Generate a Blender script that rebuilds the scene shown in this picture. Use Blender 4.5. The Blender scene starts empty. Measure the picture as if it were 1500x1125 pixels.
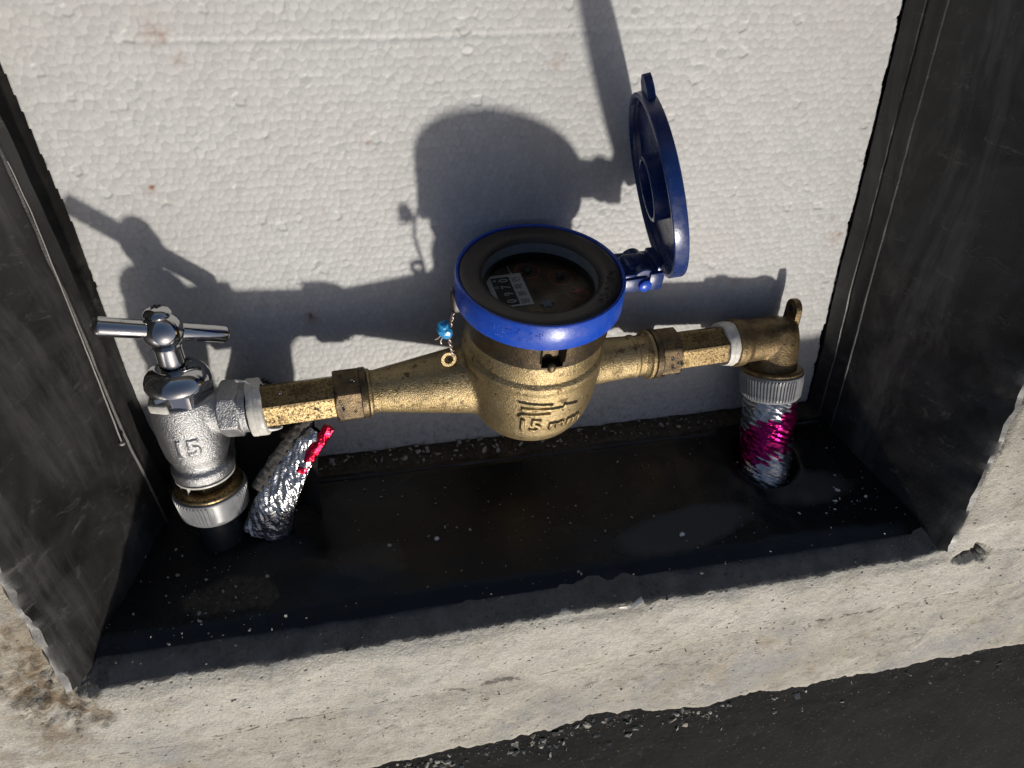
import bpy, bmesh, math, random
import numpy as np
from mathutils import Vector, Matrix, noise

# ------------------------------------------------------------------ frame
# The whole pit is laid out in millimetres in "pit" axes: X to the right along the pipe run,
# Y down into the pit (0 = meter axis, 47 = foam sheet, -65 = ground level), Z along the pit
# from the near lip to the far end.  w() turns that into world metres (ground at world z = 0).
GY = -65.0
def w(p):
    return Vector((p[0], p[2], -(p[1] - GY))) * 0.001
def wd(d):
    return Vector((d[0], d[2], -d[1])).normalized()

S = bpy.context.scene
COL = S.collection

# ------------------------------------------------------------------ camera
cam = bpy.data.cameras.new("camera"); camo = bpy.data.objects.new("camera", cam); COL.objects.link(camo)
S.camera = camo
cam.sensor_width = 36.0; cam.lens = 24.96; cam.clip_start = 0.01; cam.clip_end = 50
_X = Vector((6233, 638, -1040)).normalized()
_Z = Vector((21, 1490, 1040)); _Z = (_Z - _X * _Z.dot(_X)).normalized()
_Y = _Z.cross(_X)
def cv(i):                                   # camera axis i in pit axes
    return wd((_X[i], _Y[i], _Z[i]))
R3 = Matrix((cv(0), cv(1), cv(2))).transposed()
camo.matrix_world = Matrix.Translation(w((-74.4, -299.9, 153.5))) @ R3.to_4x4()
cam.dof.use_dof = False

# ------------------------------------------------------------------ light
SUN = Vector((-0.26, 1.0, 0.86))             # direction the sunlight travels, pit axes
ld = wd(SUN)
elev = math.asin(-ld.z); azi = math.atan2(-ld.x, -ld.y)
world = bpy.data.worlds.new("World"); S.world = world; world.use_nodes = True
nt = world.node_tree; bg = nt.nodes["Background"]
sky = nt.nodes.new("ShaderNodeTexSky"); sky.sky_type = 'NISHITA'; sky.sun_disc = False
sky.sun_elevation = elev; sky.sun_rotation = azi; sky.altitude = 50; sky.dust_density = 4.0; sky.ozone_density = .6
nt.links.new(sky.outputs[0], bg.inputs[0]); bg.inputs[1].default_value = 0.072
sl = bpy.data.lights.new("sun", 'SUN'); sl.energy = 3.5; sl.angle = math.radians(2.8); sl.color = (1.0, 0.945, 0.86)
so = bpy.data.objects.new("sun", sl); COL.objects.link(so); so.rotation_euler = ld.to_track_quat('-Z', 'Y').to_euler()
so.location = (0.3, -0.8, 1.2)
S.view_settings.view_transform = 'Standard'; S.view_settings.look = 'None'
S.view_settings.exposure = 0.0; S.view_settings.gamma = 1.0

rng = random.Random(7)

# ------------------------------------------------------------------ material helper
class NM:
    def __init__(s, name):
        s.m = bpy.data.materials.new(name); s.m.use_nodes = True
        s.t = s.m.node_tree; s.b = s.t.nodes["Principled BSDF"]
        s.tc = s.t.nodes.new("ShaderNodeTexCoord").outputs["Object"]
    def n(s, k): return s.t.nodes.new(k)
    def l(s, a, b): s.t.links.new(a, b)
    def sock(s, v, inp):
        if hasattr(v, "links"): s.l(v, inp)
        elif isinstance(v, (tuple, list)): inp.default_value = (*v, 1.0)[:len(inp.default_value)] if len(v) == 3 and len(inp.default_value) == 4 else v
        else: inp.default_value = v
    def noise(s, sc, det=4, rough=.55, vec=None, dist=0.0):
        x = s.n("ShaderNodeTexNoise"); x.inputs["Scale"].default_value = sc; x.inputs["Detail"].default_value = det
        x.inputs["Roughness"].default_value = rough; x.inputs["Distortion"].default_value = dist
        s.l(vec or s.tc, x.inputs["Vector"]); return x.outputs["Fac"]
    def vor(s, sc, feat='F1', out="Distance", vec=None, rnd=1.0):
        x = s.n("ShaderNodeTexVoronoi"); x.feature = feat; x.inputs["Scale"].default_value = sc
        x.inputs["Randomness"].default_value = rnd
        s.l(vec or s.tc, x.inputs["Vector"]); return x.outputs[out]
    def scale(s, v):
        x = s.n("ShaderNodeMapping"); x.inputs["Scale"].default_value = v; s.l(s.tc, x.inputs["Vector"]); return x.outputs[0]
    def ramp(s, f, a, b, lo=0.0, hi=1.0):            # float map-range, clamped
        x = s.n("ShaderNodeMapRange"); x.clamp = True
        s.sock(f, x.inputs[0]); x.inputs[1].default_value = a; x.inputs[2].default_value = b
        x.inputs[3].default_value = lo; x.inputs[4].default_value = hi; return x.outputs[0]
    def mix(s, f, a, b):
        x = s.n("ShaderNodeMix"); x.data_type = 'RGBA'
        s.sock(f, x.inputs[0]); s.sock(a, x.inputs[6]); s.sock(b, x.inputs[7]); return x.outputs[2]
    def math(s, op, a, b=0.0):
        x = s.n("ShaderNodeMath"); x.operation = op; s.sock(a, x.inputs[0]); s.sock(b, x.inputs[1]); return x.outputs[0]
    def attr(s, name):
        x = s.n("ShaderNodeAttribute"); x.attribute_name = name; return x.outputs["Fac"]
    def bump(s, h, dist, strength=1.0, prev=None):
        x = s.n("ShaderNodeBump"); x.inputs["Distance"].default_value = dist; x.inputs["Strength"].default_value = strength
        s.l(h, x.inputs["Height"])
        if prev: s.l(prev, x.inputs["Normal"])
        return x.outputs[0]
    def set(s, **k):
        names = dict(color="Base Color", metal="Metallic", rough="Roughness", normal="Normal", trans="Transmission Weight",
                     ior="IOR", coat="Coat Weight", coatr="Coat Roughness", spec="Specular IOR Level", sss="Subsurface Weight", sheen="Sheen Weight", alpha="Alpha")
        for a, v in k.items(): s.sock(v, s.b.inputs[names[a]])
        return s.m

def mat_brass_cast():
    g = NM("sandblasted brass")
    big = g.noise(60, 5); st = g.noise(170, 6, .65); fine = g.noise(1500, 2, .6)
    c = g.mix(g.ramp(big, .3, .7), (.45, .345, .175), (.53, .425, .245))
    c = g.mix(g.ramp(fine, .35, .7), g.mix(.55, c, (.20, .13, .05)), c)
    c = g.mix(g.ramp(st, .56, .64, 0, .85), c, (.11, .075, .04))
    c = g.mix(g.ramp(g.noise(45, 6, .75), .50, .64, 0, .5), c, (.20, .145, .07))
    c = g.mix(g.ramp(g.noise(95, 6, .75), .60, .68, 0, .5), c, (.15, .15, .11))
    top = g.n("ShaderNodeSeparateXYZ"); g.l(g.tc, top.inputs[0])
    b = g.bump(fine, .00045, .9); b = g.bump(g.noise(500, 4), .0006, .35, b)
    return g.set(color=c, metal=.85, rough=g.ramp(st, .5, .75, .42, .62), normal=b)
def mat_brass_smooth():
    g = NM("tarnished brass")
    sp = g.noise(760, 5, .7); big = g.noise(55, 4); fine = g.noise(1500, 3)
    c = g.mix(g.ramp(big, .3, .7), (.29, .215, .105), (.20, .145, .07))
    c = g.mix(g.ramp(sp, .47, .60, 0, .88), c, (.055, .035, .02))
    c = g.mix(g.ramp(g.noise(110, 5), .52, .66, 0, .75), c, (.10, .065, .03))
    return g.set(color=c, metal=.9, rough=g.ramp(sp, .5, .65, .38, .65), normal=g.bump(sp, .0004, .4, g.bump(fine, .0002, .4)))
def mat_bronze(name="dark weathered bronze", k=1.0):
    g = NM(name)
    a = g.noise(130, 6, .65); b_ = g.noise(420, 5, .7); f = g.noise(1500, 3)
    c = g.mix(g.ramp(a, .35, .65), tuple(x * k for x in (.165, .115, .058)), tuple(x * k for x in (.070, .052, .033)))
    c = g.mix(g.ramp(b_, .56, .68, 0, .8), c, tuple(x * k for x in (.19, .135, .07)))
    c = g.mix(g.ramp(g.noise(200, 4), .6, .7, 0, .7), c, (.03, .028, .025))
    return g.set(color=c, metal=.7, rough=g.ramp(a, .4, .7, .36, .6), normal=g.bump(b_, .0006, .5, g.bump(f, .0003, .6)))
def mat_elbow():
    g = NM("old dull brass")
    a = g.noise(120, 6, .65); b_ = g.noise(500, 5, .7)
    c = g.mix(g.ramp(a, .35, .65), (.26, .185, .09), (.12, .085, .045))
    c = g.mix(g.ramp(b_, .56, .66, 0, .8), c, (.04, .03, .02))
    return g.set(color=c, metal=.75, rough=.48, normal=g.bump(b_, .0007, .6, g.bump(g.noise(1500, 3), .0003, .6)))
def mat_chrome():
    g = NM("polished chrome")
    s = g.noise(260, 5, .7)
    return g.set(color=g.mix(g.ramp(s, .62, .72), (.52, .52, .525), (.2, .19, .18)), metal=1.0, rough=g.ramp(s, .5, .75, .05, .3),
                 normal=g.bump(g.noise(300, 3), .0002, .12))
def mat_chrome_cast():
    g = NM("cast chrome")
    f = g.noise(1300, 3, .6); st = g.noise(190, 5)
    c = g.mix(g.ramp(st, .66, .74, 0, .7), (.40, .40, .40), (.26, .18, .07))
    b = g.bump(f, .0007, .75); b = g.bump(g.noise(420, 3), .0006, .4, b)
    return g.set(color=c, metal=1.0, rough=g.ramp(g.noise(120, 4), .3, .7, .34, .50), normal=b)
def mat_blue(name="blue plastic", col=(.010, .066, .45)):
    g = NM(name)
    s = g.noise(140, 6, .7); wear = g.noise(700, 5, .75)
    c = g.mix(g.ramp(s, .50, .70, 0, .45), col, tuple(x * .6 + .06 for x in col))
    c = g.mix(g.ramp(wear, .63, .72, 0, .55), c, (.24, .29, .52))
    return g.set(color=c, rough=g.ramp(s, .4, .7, .22, .45), spec=.5, normal=g.bump(wear, .0003, .25))
def mat_bezel():
    g = NM("dirty black bezel")
    a = g.noise(90, 6, .7); sc = g.noise(600, 5, .8)
    c = g.mix(g.ramp(a, .35, .7), (.026, .020, .016), (.060, .046, .034))
    c = g.mix(g.ramp(sc, .68, .76, 0, .6), c, (.16, .14, .12))
    return g.set(color=c, rough=g.ramp(a, .35, .7, .30, .6), normal=g.bump(sc, .0003, .3))
def mat_flat(name, col, rough=.5, metal=0.0, var=.25, sc=300, bump=.0002, **k):
    g = NM(name); a = g.noise(sc, 5, .65)
    dark = tuple(x * (1 - var) for x in col)
    return g.set(color=g.mix(g.ramp(a, .35, .7), col, dark), rough=rough, metal=metal, normal=g.bump(a, bump, .5), **k)
def mat_foam():
    g = NM("polystyrene foam")
    st = g.attr("stain"); d = g.attr("dirt"); tone = g.attr("bead")
    c = g.mix(tone, (.465, .465, .455), (.53, .53, .52))
    c = g.mix(g.math('MULTIPLY', g.attr("seam"), .42), c, (.30, .30, .29))
    c = g.mix(g.ramp(g.noise(14, 4), .42, .68, 0, .30), c, (.44, .42, .385))
    c = g.mix(g.math('MULTIPLY', g.ramp(g.noise(260, 5, .7), .5, .62), d), c, (.16, .14, .11))
    c = g.mix(st, c, (.22, .085, .025))
    return g.set(color=c, rough=.5, spec=.4, normal=g.bump(g.noise(1400, 3), .00012, .5))
def mat_black_plastic():
    g = NM("black plastic")
    a = g.noise(22, 6, .65, dist=1.2); f = g.noise(800, 4, .7)
    sm = g.noise(7, 6, .7, g.scale((1, .5, 2.4)), 2.0)
    c = g.mix(g.ramp(a, .38, .72), (.013, .0125, .012), (.034, .0325, .031))
    c = g.mix(g.ramp(sm, .50, .68, 0, .75), c, (.088, .084, .078))
    scr = g.noise(60, 6, .8, g.scale((.25, 2.2, 1.0)), .6)
    c = g.mix(g.ramp(scr, .58, .70, 0, .6), c, (.13, .125, .115))
    c = g.mix(g.ramp(f, .70, .78, 0, .55), c, (.20, .19, .18))
    return g.set(color=c, rough=g.ramp(a, .35, .7, .38, .62), normal=g.bump(g.noise(45, 5), .0012, .35, g.bump(f, .0003, .4)))
def mat_floor():
    g = NM("black lining floor")
    a = g.noise(15, 5, .6, dist=1.0); f = g.noise(900, 4, .75); sp = g.noise(330, 5, .7)
    dry = g.ramp(a, .56, .60, 0, .6)
    dust = g.ramp(g.math('ADD', g.attr("dust"), g.math('MULTIPLY', g.math('SUBTRACT', g.noise(38, 6, .65), .5), 1.3)), .25, .75, 0, .8)
    silt = g.ramp(g.math('ADD', g.attr("silt"), g.math('MULTIPLY', g.math('SUBTRACT', g.noise(55, 6, .7), .5), 1.4)), .45, .62)
    c = g.mix(dry, (.0075, .0075, .008), (.019, .019, .0195))
    c = g.mix(dust, c, (.058, .058, .058))
    c = g.mix(g.math('MULTIPLY', silt, .8), c, g.mix(g.ramp(sp, .4, .6), (.085, .068, .045), (.03, .024, .018)))
    c = g.mix(g.ramp(sp, .69, .76, 0, .7), c, (.17, .16, .14))
    r = g.math('ADD', g.math('MULTIPLY', dust, .35), .23)
    return g.set(color=c, rough=g.math('ADD', r, g.math('MULTIPLY', silt, .25)), spec=.35, normal=g.bump(g.noise(26, 4), .0035, .35, g.bump(f, .0004, .45)))
def mat_mortar(name="pale mortar", lo=(.40, .37, .305), hi=(.60, .565, .485)):
    g = NM(name)
    a = g.noise(18, 6, .68); s = g.noise(60, 7, .75); gr = g.noise(620, 4, .75); ft = g.noise(230, 5, .72); pit = g.vor(150, 'F1')
    c = g.mix(g.ramp(a, .36, .66), hi, lo)
    c = g.mix(g.ramp(s, .55, .68, 0, .75), c, tuple(x * .60 for x in lo))
    c = g.mix(g.ramp(ft, .60, .70, 0, .75), c, tuple(x * .42 for x in lo))
    streak = g.noise(30, 7, .75, g.scale((.85, 1.15, 1)), 1.4)
    c = g.mix(g.ramp(streak, .57, .66, 0, .7), c, (.21, .195, .17))
    c = g.mix(g.ramp(g.noise(11, 6, .75), .52, .60, 0, .7), c, (.36, .355, .345))
    c = g.mix(g.ramp(g.noise(13, 5, .7, None, 1.5), .60, .68, 0, .5), c, (.40, .31, .19))
    pt = g.math('MULTIPLY', g.attr("paint"), g.ramp(g.noise(26, 6, .7), .34, .52))
    c = g.mix(g.math('MULTIPLY', pt, .7), c, g.mix(g.ramp(ft, .62, .70), (.66, .63, .55), (.40, .37, .31)))
    c = g.mix(g.ramp(pit, .06, .11, .75, 0), c, (.16, .145, .12))
    soil = g.math('MULTIPLY', g.attr("soil"), g.ramp(g.noise(70, 6, .75), .36, .56))
    c = g.mix(soil, c, g.mix(g.ramp(ft, .4, .6), (.26, .19, .11), (.13, .095, .06)))
    darken = g.ramp(g.math('ADD', g.attr("darken"), g.math('MULTIPLY', g.math('SUBTRACT', g.noise(210, 5, .7), .5), 1.1)), .42, .58)
    dk = g.mix(g.ramp(s, .35, .66), (.19, .182, .17), (.085, .083, .08))
    dk = g.mix(g.ramp(ft, .66, .75, 0, .6), dk, (.20, .19, .175))
    c = g.mix(darken, c, dk)
    c = g.mix(g.ramp(gr, .40, .62, .30, 0), c, (.22, .20, .165))
    ck = g.ramp(g.math('MULTIPLY', g.attr("crack"), g.ramp(g.noise(85, 6, .75), .42, .6)), .25, .6)
    c = g.mix(ck, c, (.13, .12, .105))
    b = g.bump(ft, .0020, .7); b = g.bump(gr, .0013, .8, b); b = g.bump(s, .0016, .4, b); b = g.bump(g.ramp(pit, .05, .16), .0016, .7, b)
    return g.set(color=c, rough=.88, spec=.25, normal=b)
def mat_dark_mortar():
    g = NM("blackened mortar")
    a = g.noise(60, 6, .7); ft = g.noise(300, 5, .7)
    c = g.mix(g.ramp(a, .35, .66), (.115, .11, .105), (.045, .045, .046))
    c = g.mix(g.ramp(ft, .66, .75, 0, .6), c, (.26, .25, .23))
    return g.set(color=c, rough=.8, normal=g.bump(ft, .0014, .7, g.bump(a, .003, .5)))
def mat_asphalt():
    g = NM("black asphalt")
    a = g.noise(24, 6, .7); ft = g.noise(350, 5, .7)
    c = g.mix(g.ramp(a, .35, .66), (.0045, .0045, .005), (.011, .011, .011))
    c = g.mix(g.ramp(g.noise(40, 7, .75), .63, .70, 0, .6), c, (.10, .097, .09))
    c = g.mix(g.ramp(ft, .62, .70, 0, .75), c, (.16, .155, .145))
    return g.set(color=c, rough=.9, spec=.1, normal=g.bump(ft, .0012, .6, g.bump(a, .004, .4)))
def mat_foil(name, dye=None, amount=0.0):
    g = NM(name)
    mp = g.n("ShaderNodeMapping"); mp.inputs["Rotation"].default_value = (.5, .35, .6); mp.inputs["Scale"].default_value = (.42, 1.5, 1.5); g.l(g.tc, mp.inputs["Vector"])
    a = g.noise(300, 4, .6, mp.outputs[0], .8); cr = g.noise(150, 3, .55, mp.outputs[0], 1.0)
    rid = g.math('ABSOLUTE', g.math('SUBTRACT', cr, .5))
    c = (.46, .47, .49)
    if dye:
        m = g.ramp(g.noise(130, 3, .6, mp.outputs[0], .5), .5 + amount, .53 + amount)
        if amount > 5: m = g.ramp(g.attr("dye"), .46, .52, 1, 0)
        c = g.mix(m, dye, c)
    c = g.mix(g.ramp(a, .56, .70, 0, .6), c, (.09, .09, .10))
    return g.set(color=c, metal=.95, rough=.26, normal=g.bump(rid, .0015, .5, g.bump(a, .0006, .5)))
def mat_glass(name, rough=.03, col=(.9, .92, .92), ior=1.33):
    g = NM(name)
    return g.set(color=col, rough=rough, trans=1.0, ior=ior)

M = dict(brass=mat_brass_cast(), brass2=mat_brass_smooth(), bronze=mat_bronze(), collar=mat_bronze("dark brown bronze", .55), elbow=mat_elbow(), chrome=mat_chrome(),
         chromecast=mat_chrome_cast(), blue=mat_blue(), bezel=mat_bezel(), foam=mat_foam(), plastic=mat_black_plastic(),
         floor=mat_floor(), mortar=mat_mortar(), darkmortar=mat_dark_mortar(), asphalt=mat_asphalt(),
         foil=mat_foil("silver foil"), pinkfoil=mat_foil("magenta and silver foil", (.34, .006, .12), 9.0),
         redfoil=mat_foil("red foil", (.55, .010, .04), .1),
         cap=mat_flat("white cap plastic", (.25, .255, .26), .38, var=.25, sc=150),
         teflon=mat_flat("white sealing tape", (.72, .69, .62), .45, var=.28, sc=220, bump=.0006),
         greywall=mat_flat("grey inner ring", (.20, .225, .23), .35, var=.3), blackin=mat_flat("black inner ring", (.012, .012, .013), .35),
         glass=mat_glass("grimy glass", .06, (.86, .85, .83), 1.12), water=mat_glass("water drop", .0, (1, 1, 1)),
         dial=mat_flat("grimy dial card", (.42, .42, .41), .6, var=.35, sc=130),
         labelwhite=mat_flat("white label", (.50, .52, .52), .5, var=.12), ink=mat_flat("black print", (.012, .012, .013), .6),
         red=mat_flat("red print", (.45, .06, .04), .6), star=mat_flat("dark blue star", (.03, .07, .16), .4),
         wire=mat_flat("seal wire", (.42, .34, .30), .35, .7), sealblue=mat_flat("light blue seal", (.03, .30, .62), .3, var=.3),
         felt=mat_flat("grey felt", (.11, .10, .09), .95, var=.5, sc=500, bump=.001), blackfelt=mat_flat("black felt", (.016, .015, .014), .95, var=.5, sc=500, bump=.001), pipegrey=mat_flat("dark grey pipe", (.022, .024, .028), .4, var=.4),
         chip=mat_flat("pale grit", (.42, .40, .36), .85, var=.5, sc=200), foamchip=mat_flat("white foam crumb", (.74, .74, .73), .6),
         thread=mat_flat("pale line", (.36, .345, .32), .5), shadedblue=mat_blue("shaded blue plastic", (.007, .026, .125)))  # lid and hinge blue: same plastic as the ring, shade put into the colour

# ------------------------------------------------------------------ geometry helpers (all in pit millimetres)
def frame(o, zdir, xhint=(1, 0, 0)):
    z = Vector(zdir).normalized(); x = Vector(xhint); x = (x - z * x.dot(z)).normalized(); y = z.cross(x)
    m = Matrix((x, y, z)).transposed().to_4x4(); m.translation = Vector(o); return m
def lathe(bm, prof, F, seg=64, rfun=None):
    rings = []
    for i, (r, h) in enumerate(prof):
        if r < 1e-6 and (i == 0 or i == len(prof) - 1):
            rings.append([bm.verts.new(F @ Vector((0, 0, h)))]); continue
        rg = []
        for k in range(seg):
            a = 2 * math.pi * k / seg
            rr = r if rfun is None else rfun(r, h, a)
            rg.append(bm.verts.new(F @ Vector((rr * math.cos(a), rr * math.sin(a), h))))
        rings.append(rg)
    for A, B in zip(rings, rings[1:]):
        for k in range(seg):
            a0 = A[k % len(A)]; a1 = A[(k + 1) % len(A)]; b0 = B[k % len(B)]; b1 = B[(k + 1) % len(B)]
            vs = []
            for v in (a0, a1, b1, b0):
                if v not in vs: vs.append(v)
            if len(vs) > 2: bm.faces.new(vs)
    for rg, flip in ((rings[0], True), (rings[-1], False)):
        if len(rg) > 2 and rfun is not CLOSED:
            bm.faces.new(rg[::-1] if flip else rg)
    bmesh.ops.recalc_face_normals(bm, faces=bm.faces)
def CLOSED(r, h, a): return r
def ring(bm, prof, F, seg=96):                # closed section swept round: no caps
    rings = [[bm.verts.new(F @ Vector((r * math.cos(2 * math.pi * k / seg), r * math.sin(2 * math.pi * k / seg), h))) for k in range(seg)] for r, h in prof]
    n = len(rings)
    for i in range(n):
        A, B = rings[i], rings[(i + 1) % n]
        for k in range(seg):
            bm.faces.new((A[k], A[(k + 1) % seg], B[(k + 1) % seg], B[k]))
    bmesh.ops.recalc_face_normals(bm, faces=bm.faces)
def hexbar(bm, R, h0, h1, F, c0=1.0, c1=1.0, rot=0.0, seg=96, rb=None):
    """hexagonal bar, R = corner radius, chamfered ends"""
    fl = R * math.cos(math.pi / 6); rin = fl * 1.01
    hs = [0, .25, .5, .9, 1.4, 2.0, 2.8]
    prof = [(rin + h * 1.5 / max(c0, 1e-3) if c0 else 99, h0 + h) for h in (hs if c0 else [0])]
    prof += [(rin + h * 1.5 / max(c1, 1e-3) if c1 else 99, h1 - h) for h in (hs[::-1] if c1 else [0])]
    def rf(r, h, a):
        t = (a + rot) % (math.pi / 3) - math.pi / 6
        return min(fl / math.cos(t) if abs(t) < math.pi / 6 - .03 else fl / math.cos(math.pi / 6 - .03), r)
    lathe(bm, prof, F, seg, rf)
def tube(bm, pts, rad, seg=12, flat=None, cap=True):
    pts = [Vector(p) for p in pts]; n = len(pts); rings = []
    up = Vector((0.13, .2, 1))
    for i, p in enumerate(pts):
        d = (pts[min(i + 1, n - 1)] - pts[max(i - 1, 0)]).normalized()
        x = (up - d * up.dot(d)).normalized() if abs(up.normalized().dot(d)) < .97 else Vector((1, 0, 0)).cross(d).normalized()
        y = d.cross(x); r = rad[i] if isinstance(rad, (list, tuple)) else rad
        rings.append([bm.verts.new(p + (x * math.cos(2 * math.pi * k / seg) + y * math.sin(2 * math.pi * k / seg)) * r) for k in range(seg)])
        up = x
    for A, B in zip(rings, rings[1:]):
        for k in range(seg): bm.faces.new((A[k], A[(k + 1) % seg], B[(k + 1) % seg], B[k]))
    if cap: bm.faces.new(rings[0][::-1]); bm.faces.new(rings[-1])
    bmesh.ops.recalc_face_normals(bm, faces=bm.faces)
def box(bm, F, size, bev=0.4, seg=2):
    r = bmesh.ops.create_cube(bm, size=1.0, matrix=F @ Matrix.Diagonal((*size, 1)))
    if bev:
        es = list({e for v in r["verts"] for e in v.link_edges})
        bmesh.ops.bevel(bm, geom=es, offset=bev, segments=seg, profile=.5, affect='EDGES')
def poly(bm, pts, F, h0, h1):
    a = [bm.verts.new(F @ Vector((x, y, h0))) for x, y in pts]; b = [bm.verts.new(F @ Vector((x, y, h1))) for x, y in pts]
    n = len(pts); bm.faces.new(a[::-1]); bm.faces.new(b)
    for i in range(n): bm.faces.new((a[i], a[(i + 1) % n], b[(i + 1) % n], b[i]))
    bmesh.ops.recalc_face_normals(bm, faces=bm.faces)
def sphere(bm, c, r, sx=1, sy=1, sz=1, sub=2):
    bmesh.ops.create_icosphere(bm, subdivisions=sub, radius=1.0, matrix=Matrix.Translation(Vector(c)) @ Matrix.Diagonal((r * sx, r * sy, r * sz, 1)))
def add_mesh(bm, me, fn=None):
    n0 = len(bm.verts); bm.from_mesh(me)
    if fn:
        bm.verts.ensure_lookup_table()
        for v in bm.verts[n0:]: v.co = fn(v.co)
def text_mesh(txt, size, depth, align='CENTER', spacing=1.0, bold=0.0):
    cu = bpy.data.curves.new("lettering", 'FONT'); cu.body = txt; cu.size = size; cu.extrude = depth / 2
    cu.align_x = align; cu.align_y = 'CENTER'; cu.resolution_u = 3; cu.offset = bold; cu.space_character = spacing
    o = bpy.data.objects.new("lettering", cu); COL.objects.link(o)
    dg = bpy.context.evaluated_depsgraph_get(); me = bpy.data.meshes.new_from_object(o.evaluated_get(dg))
    bpy.data.objects.remove(o); bpy.data.curves.remove(cu); return me
def remesh(bm, voxel, smooth=4, factor=.5):
    me = bpy.data.meshes.new("tmp"); bm.to_mesh(me); bm.free()
    o = bpy.data.objects.new("tmp", me); COL.objects.link(o)
    md = o.modifiers.new("r", 'REMESH'); md.mode = 'VOXEL'; md.voxel_size = voxel
    if smooth:
        sm = o.modifiers.new("s", 'SMOOTH'); sm.iterations = smooth; sm.factor = factor
    dg = bpy.context.evaluated_depsgraph_get(); me2 = bpy.data.meshes.new_from_object(o.evaluated_get(dg))
    bpy.data.objects.remove(o); bpy.data.meshes.remove(me)
    out = bmesh.new(); out.from_mesh(me2); bpy.data.meshes.remove(me2); return out

BASE = {}
def thing(name, label, cat, base, group=None):
    o = bpy.data.objects.new(name, None); COL.objects.link(o); o.location = w(base)
    o.empty_display_size = .01
    o["label"] = label; o["category"] = cat
    if group: o["group"] = group
    BASE[o] = w(base); return o
def part(name, bm, mat, parent=None, base=None, smooth=40, kind=None, label=None, cat=None, group=None):
    me = bpy.data.meshes.new(name)
    b0 = BASE[parent] if parent else w(base or (0, 0, 0))
    for v in bm.verts: v.co = w(v.co) - b0
    bm.normal_update(); bm.to_mesh(me); bm.free()
    o = bpy.data.objects.new(name, me); COL.objects.link(o)
    for m_ in (mat if isinstance(mat, (list, tuple)) else [mat]): me.materials.append(m_)
    if smooth is not None:
        me.shade_smooth()
        if smooth < 180: me.set_sharp_from_angle(angle=math.radians(smooth))
    if parent: o.parent = parent
    else: o.location = b0
    BASE[o] = b0
    if kind: o["kind"] = kind
    if label: o["label"] = label
    if cat: o["category"] = cat
    if group: o["group"] = group
    return o

def nz(x, y, z=0.0): return noise.noise(Vector((x, y, z)))
def fbm(x, y, z=0.0, o=4):
    v = 0; a = 1
    for _ in range(o): v += a * noise.noise(Vector((x, y, z))); x *= 2.03; y *= 2.03; z = z * 2.03 + 5.1; a *= .5
    return v

# ================================================================== SETTING: ground round the pit
def pipe_axis(x): return Vector((x, 9 + (x + 139) * .07, -64.3 - .007 * (x + 139)))
LIP_Z, LEFT_X, RIGHT_X, FAR_Z = -175.0, -246.0, 245.0, 214.0
def hole_d(x, z):                              # >0 outside the pit opening (mm): sides, near lip
    dl = LEFT_X + fbm(z * .02, 3.1) * 3 - x; dr = x - (RIGHT_X + fbm(z * .02, 7.7) * 2.5)
    db = LIP_Z + fbm(x * .011, 1.3) * 2.2 + fbm(x * .09, 4.4) * .9 + 5.0 * max(0, (abs(x) - 215) / 30) ** 2 * (1 if x > 0 else .2) - z
    return max(dl, dr, z - FAR_Z), db
def asphalt_edge(x):                           # the mortar apron ends here towards the viewer
    return -296 + 9 * fbm(x * .008, 9.2) + 3.5 * fbm(x * .05, 2.2) + 2.0 * fbm(x * .2, 6.2) + (8 if 0 < x < 120 else 0) * math.sin(max(0, min(1, x / 120)) * math.pi)
def lines(a, b, fine, far):
    L = list(np.arange(a, b + .1, fine)); s = fine; q = L[0]
    while q > far[0]: s *= 1.35; q -= s; L.insert(0, q)
    s = fine; q = L[-1]
    while q < far[1]: s *= 1.35; q += s; L.append(q)
    return L
def ss(a, b, x):
    t = max(0.0, min(1.0, (x - a) / (b - a))); return t * t * (3 - 2 * t)
xs = lines(-300, 372, 1.6, (-1500, 1500)); zs = lines(-345, -148, 1.6, (-1500, -148))
zs = [z for z in zs if z < -147] + list(np.arange(-146, 230, 5)); q = 236; st = 8
while q < 1500: zs.append(q); st *= 1.35; q += st
bmA, bmC = bmesh.new(), bmesh.new()
darken_l = bmA.verts.layers.float.new("darken"); soil_l = bmA.verts.layers.float.new("soil"); paint_l = bmA.verts.layers.float.new("paint"); crack_l = bmA.verts.layers.float.new("crack")
VA, VC = {}, {}
INFO = {}
def info(i, j):
    if (i, j) not in INFO:
        x, z = xs[i], zs[j]; dside, db = hole_d(x, z); INFO[i, j] = (dside, db, z - asphalt_edge(x))
    return INFO[i, j]
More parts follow.
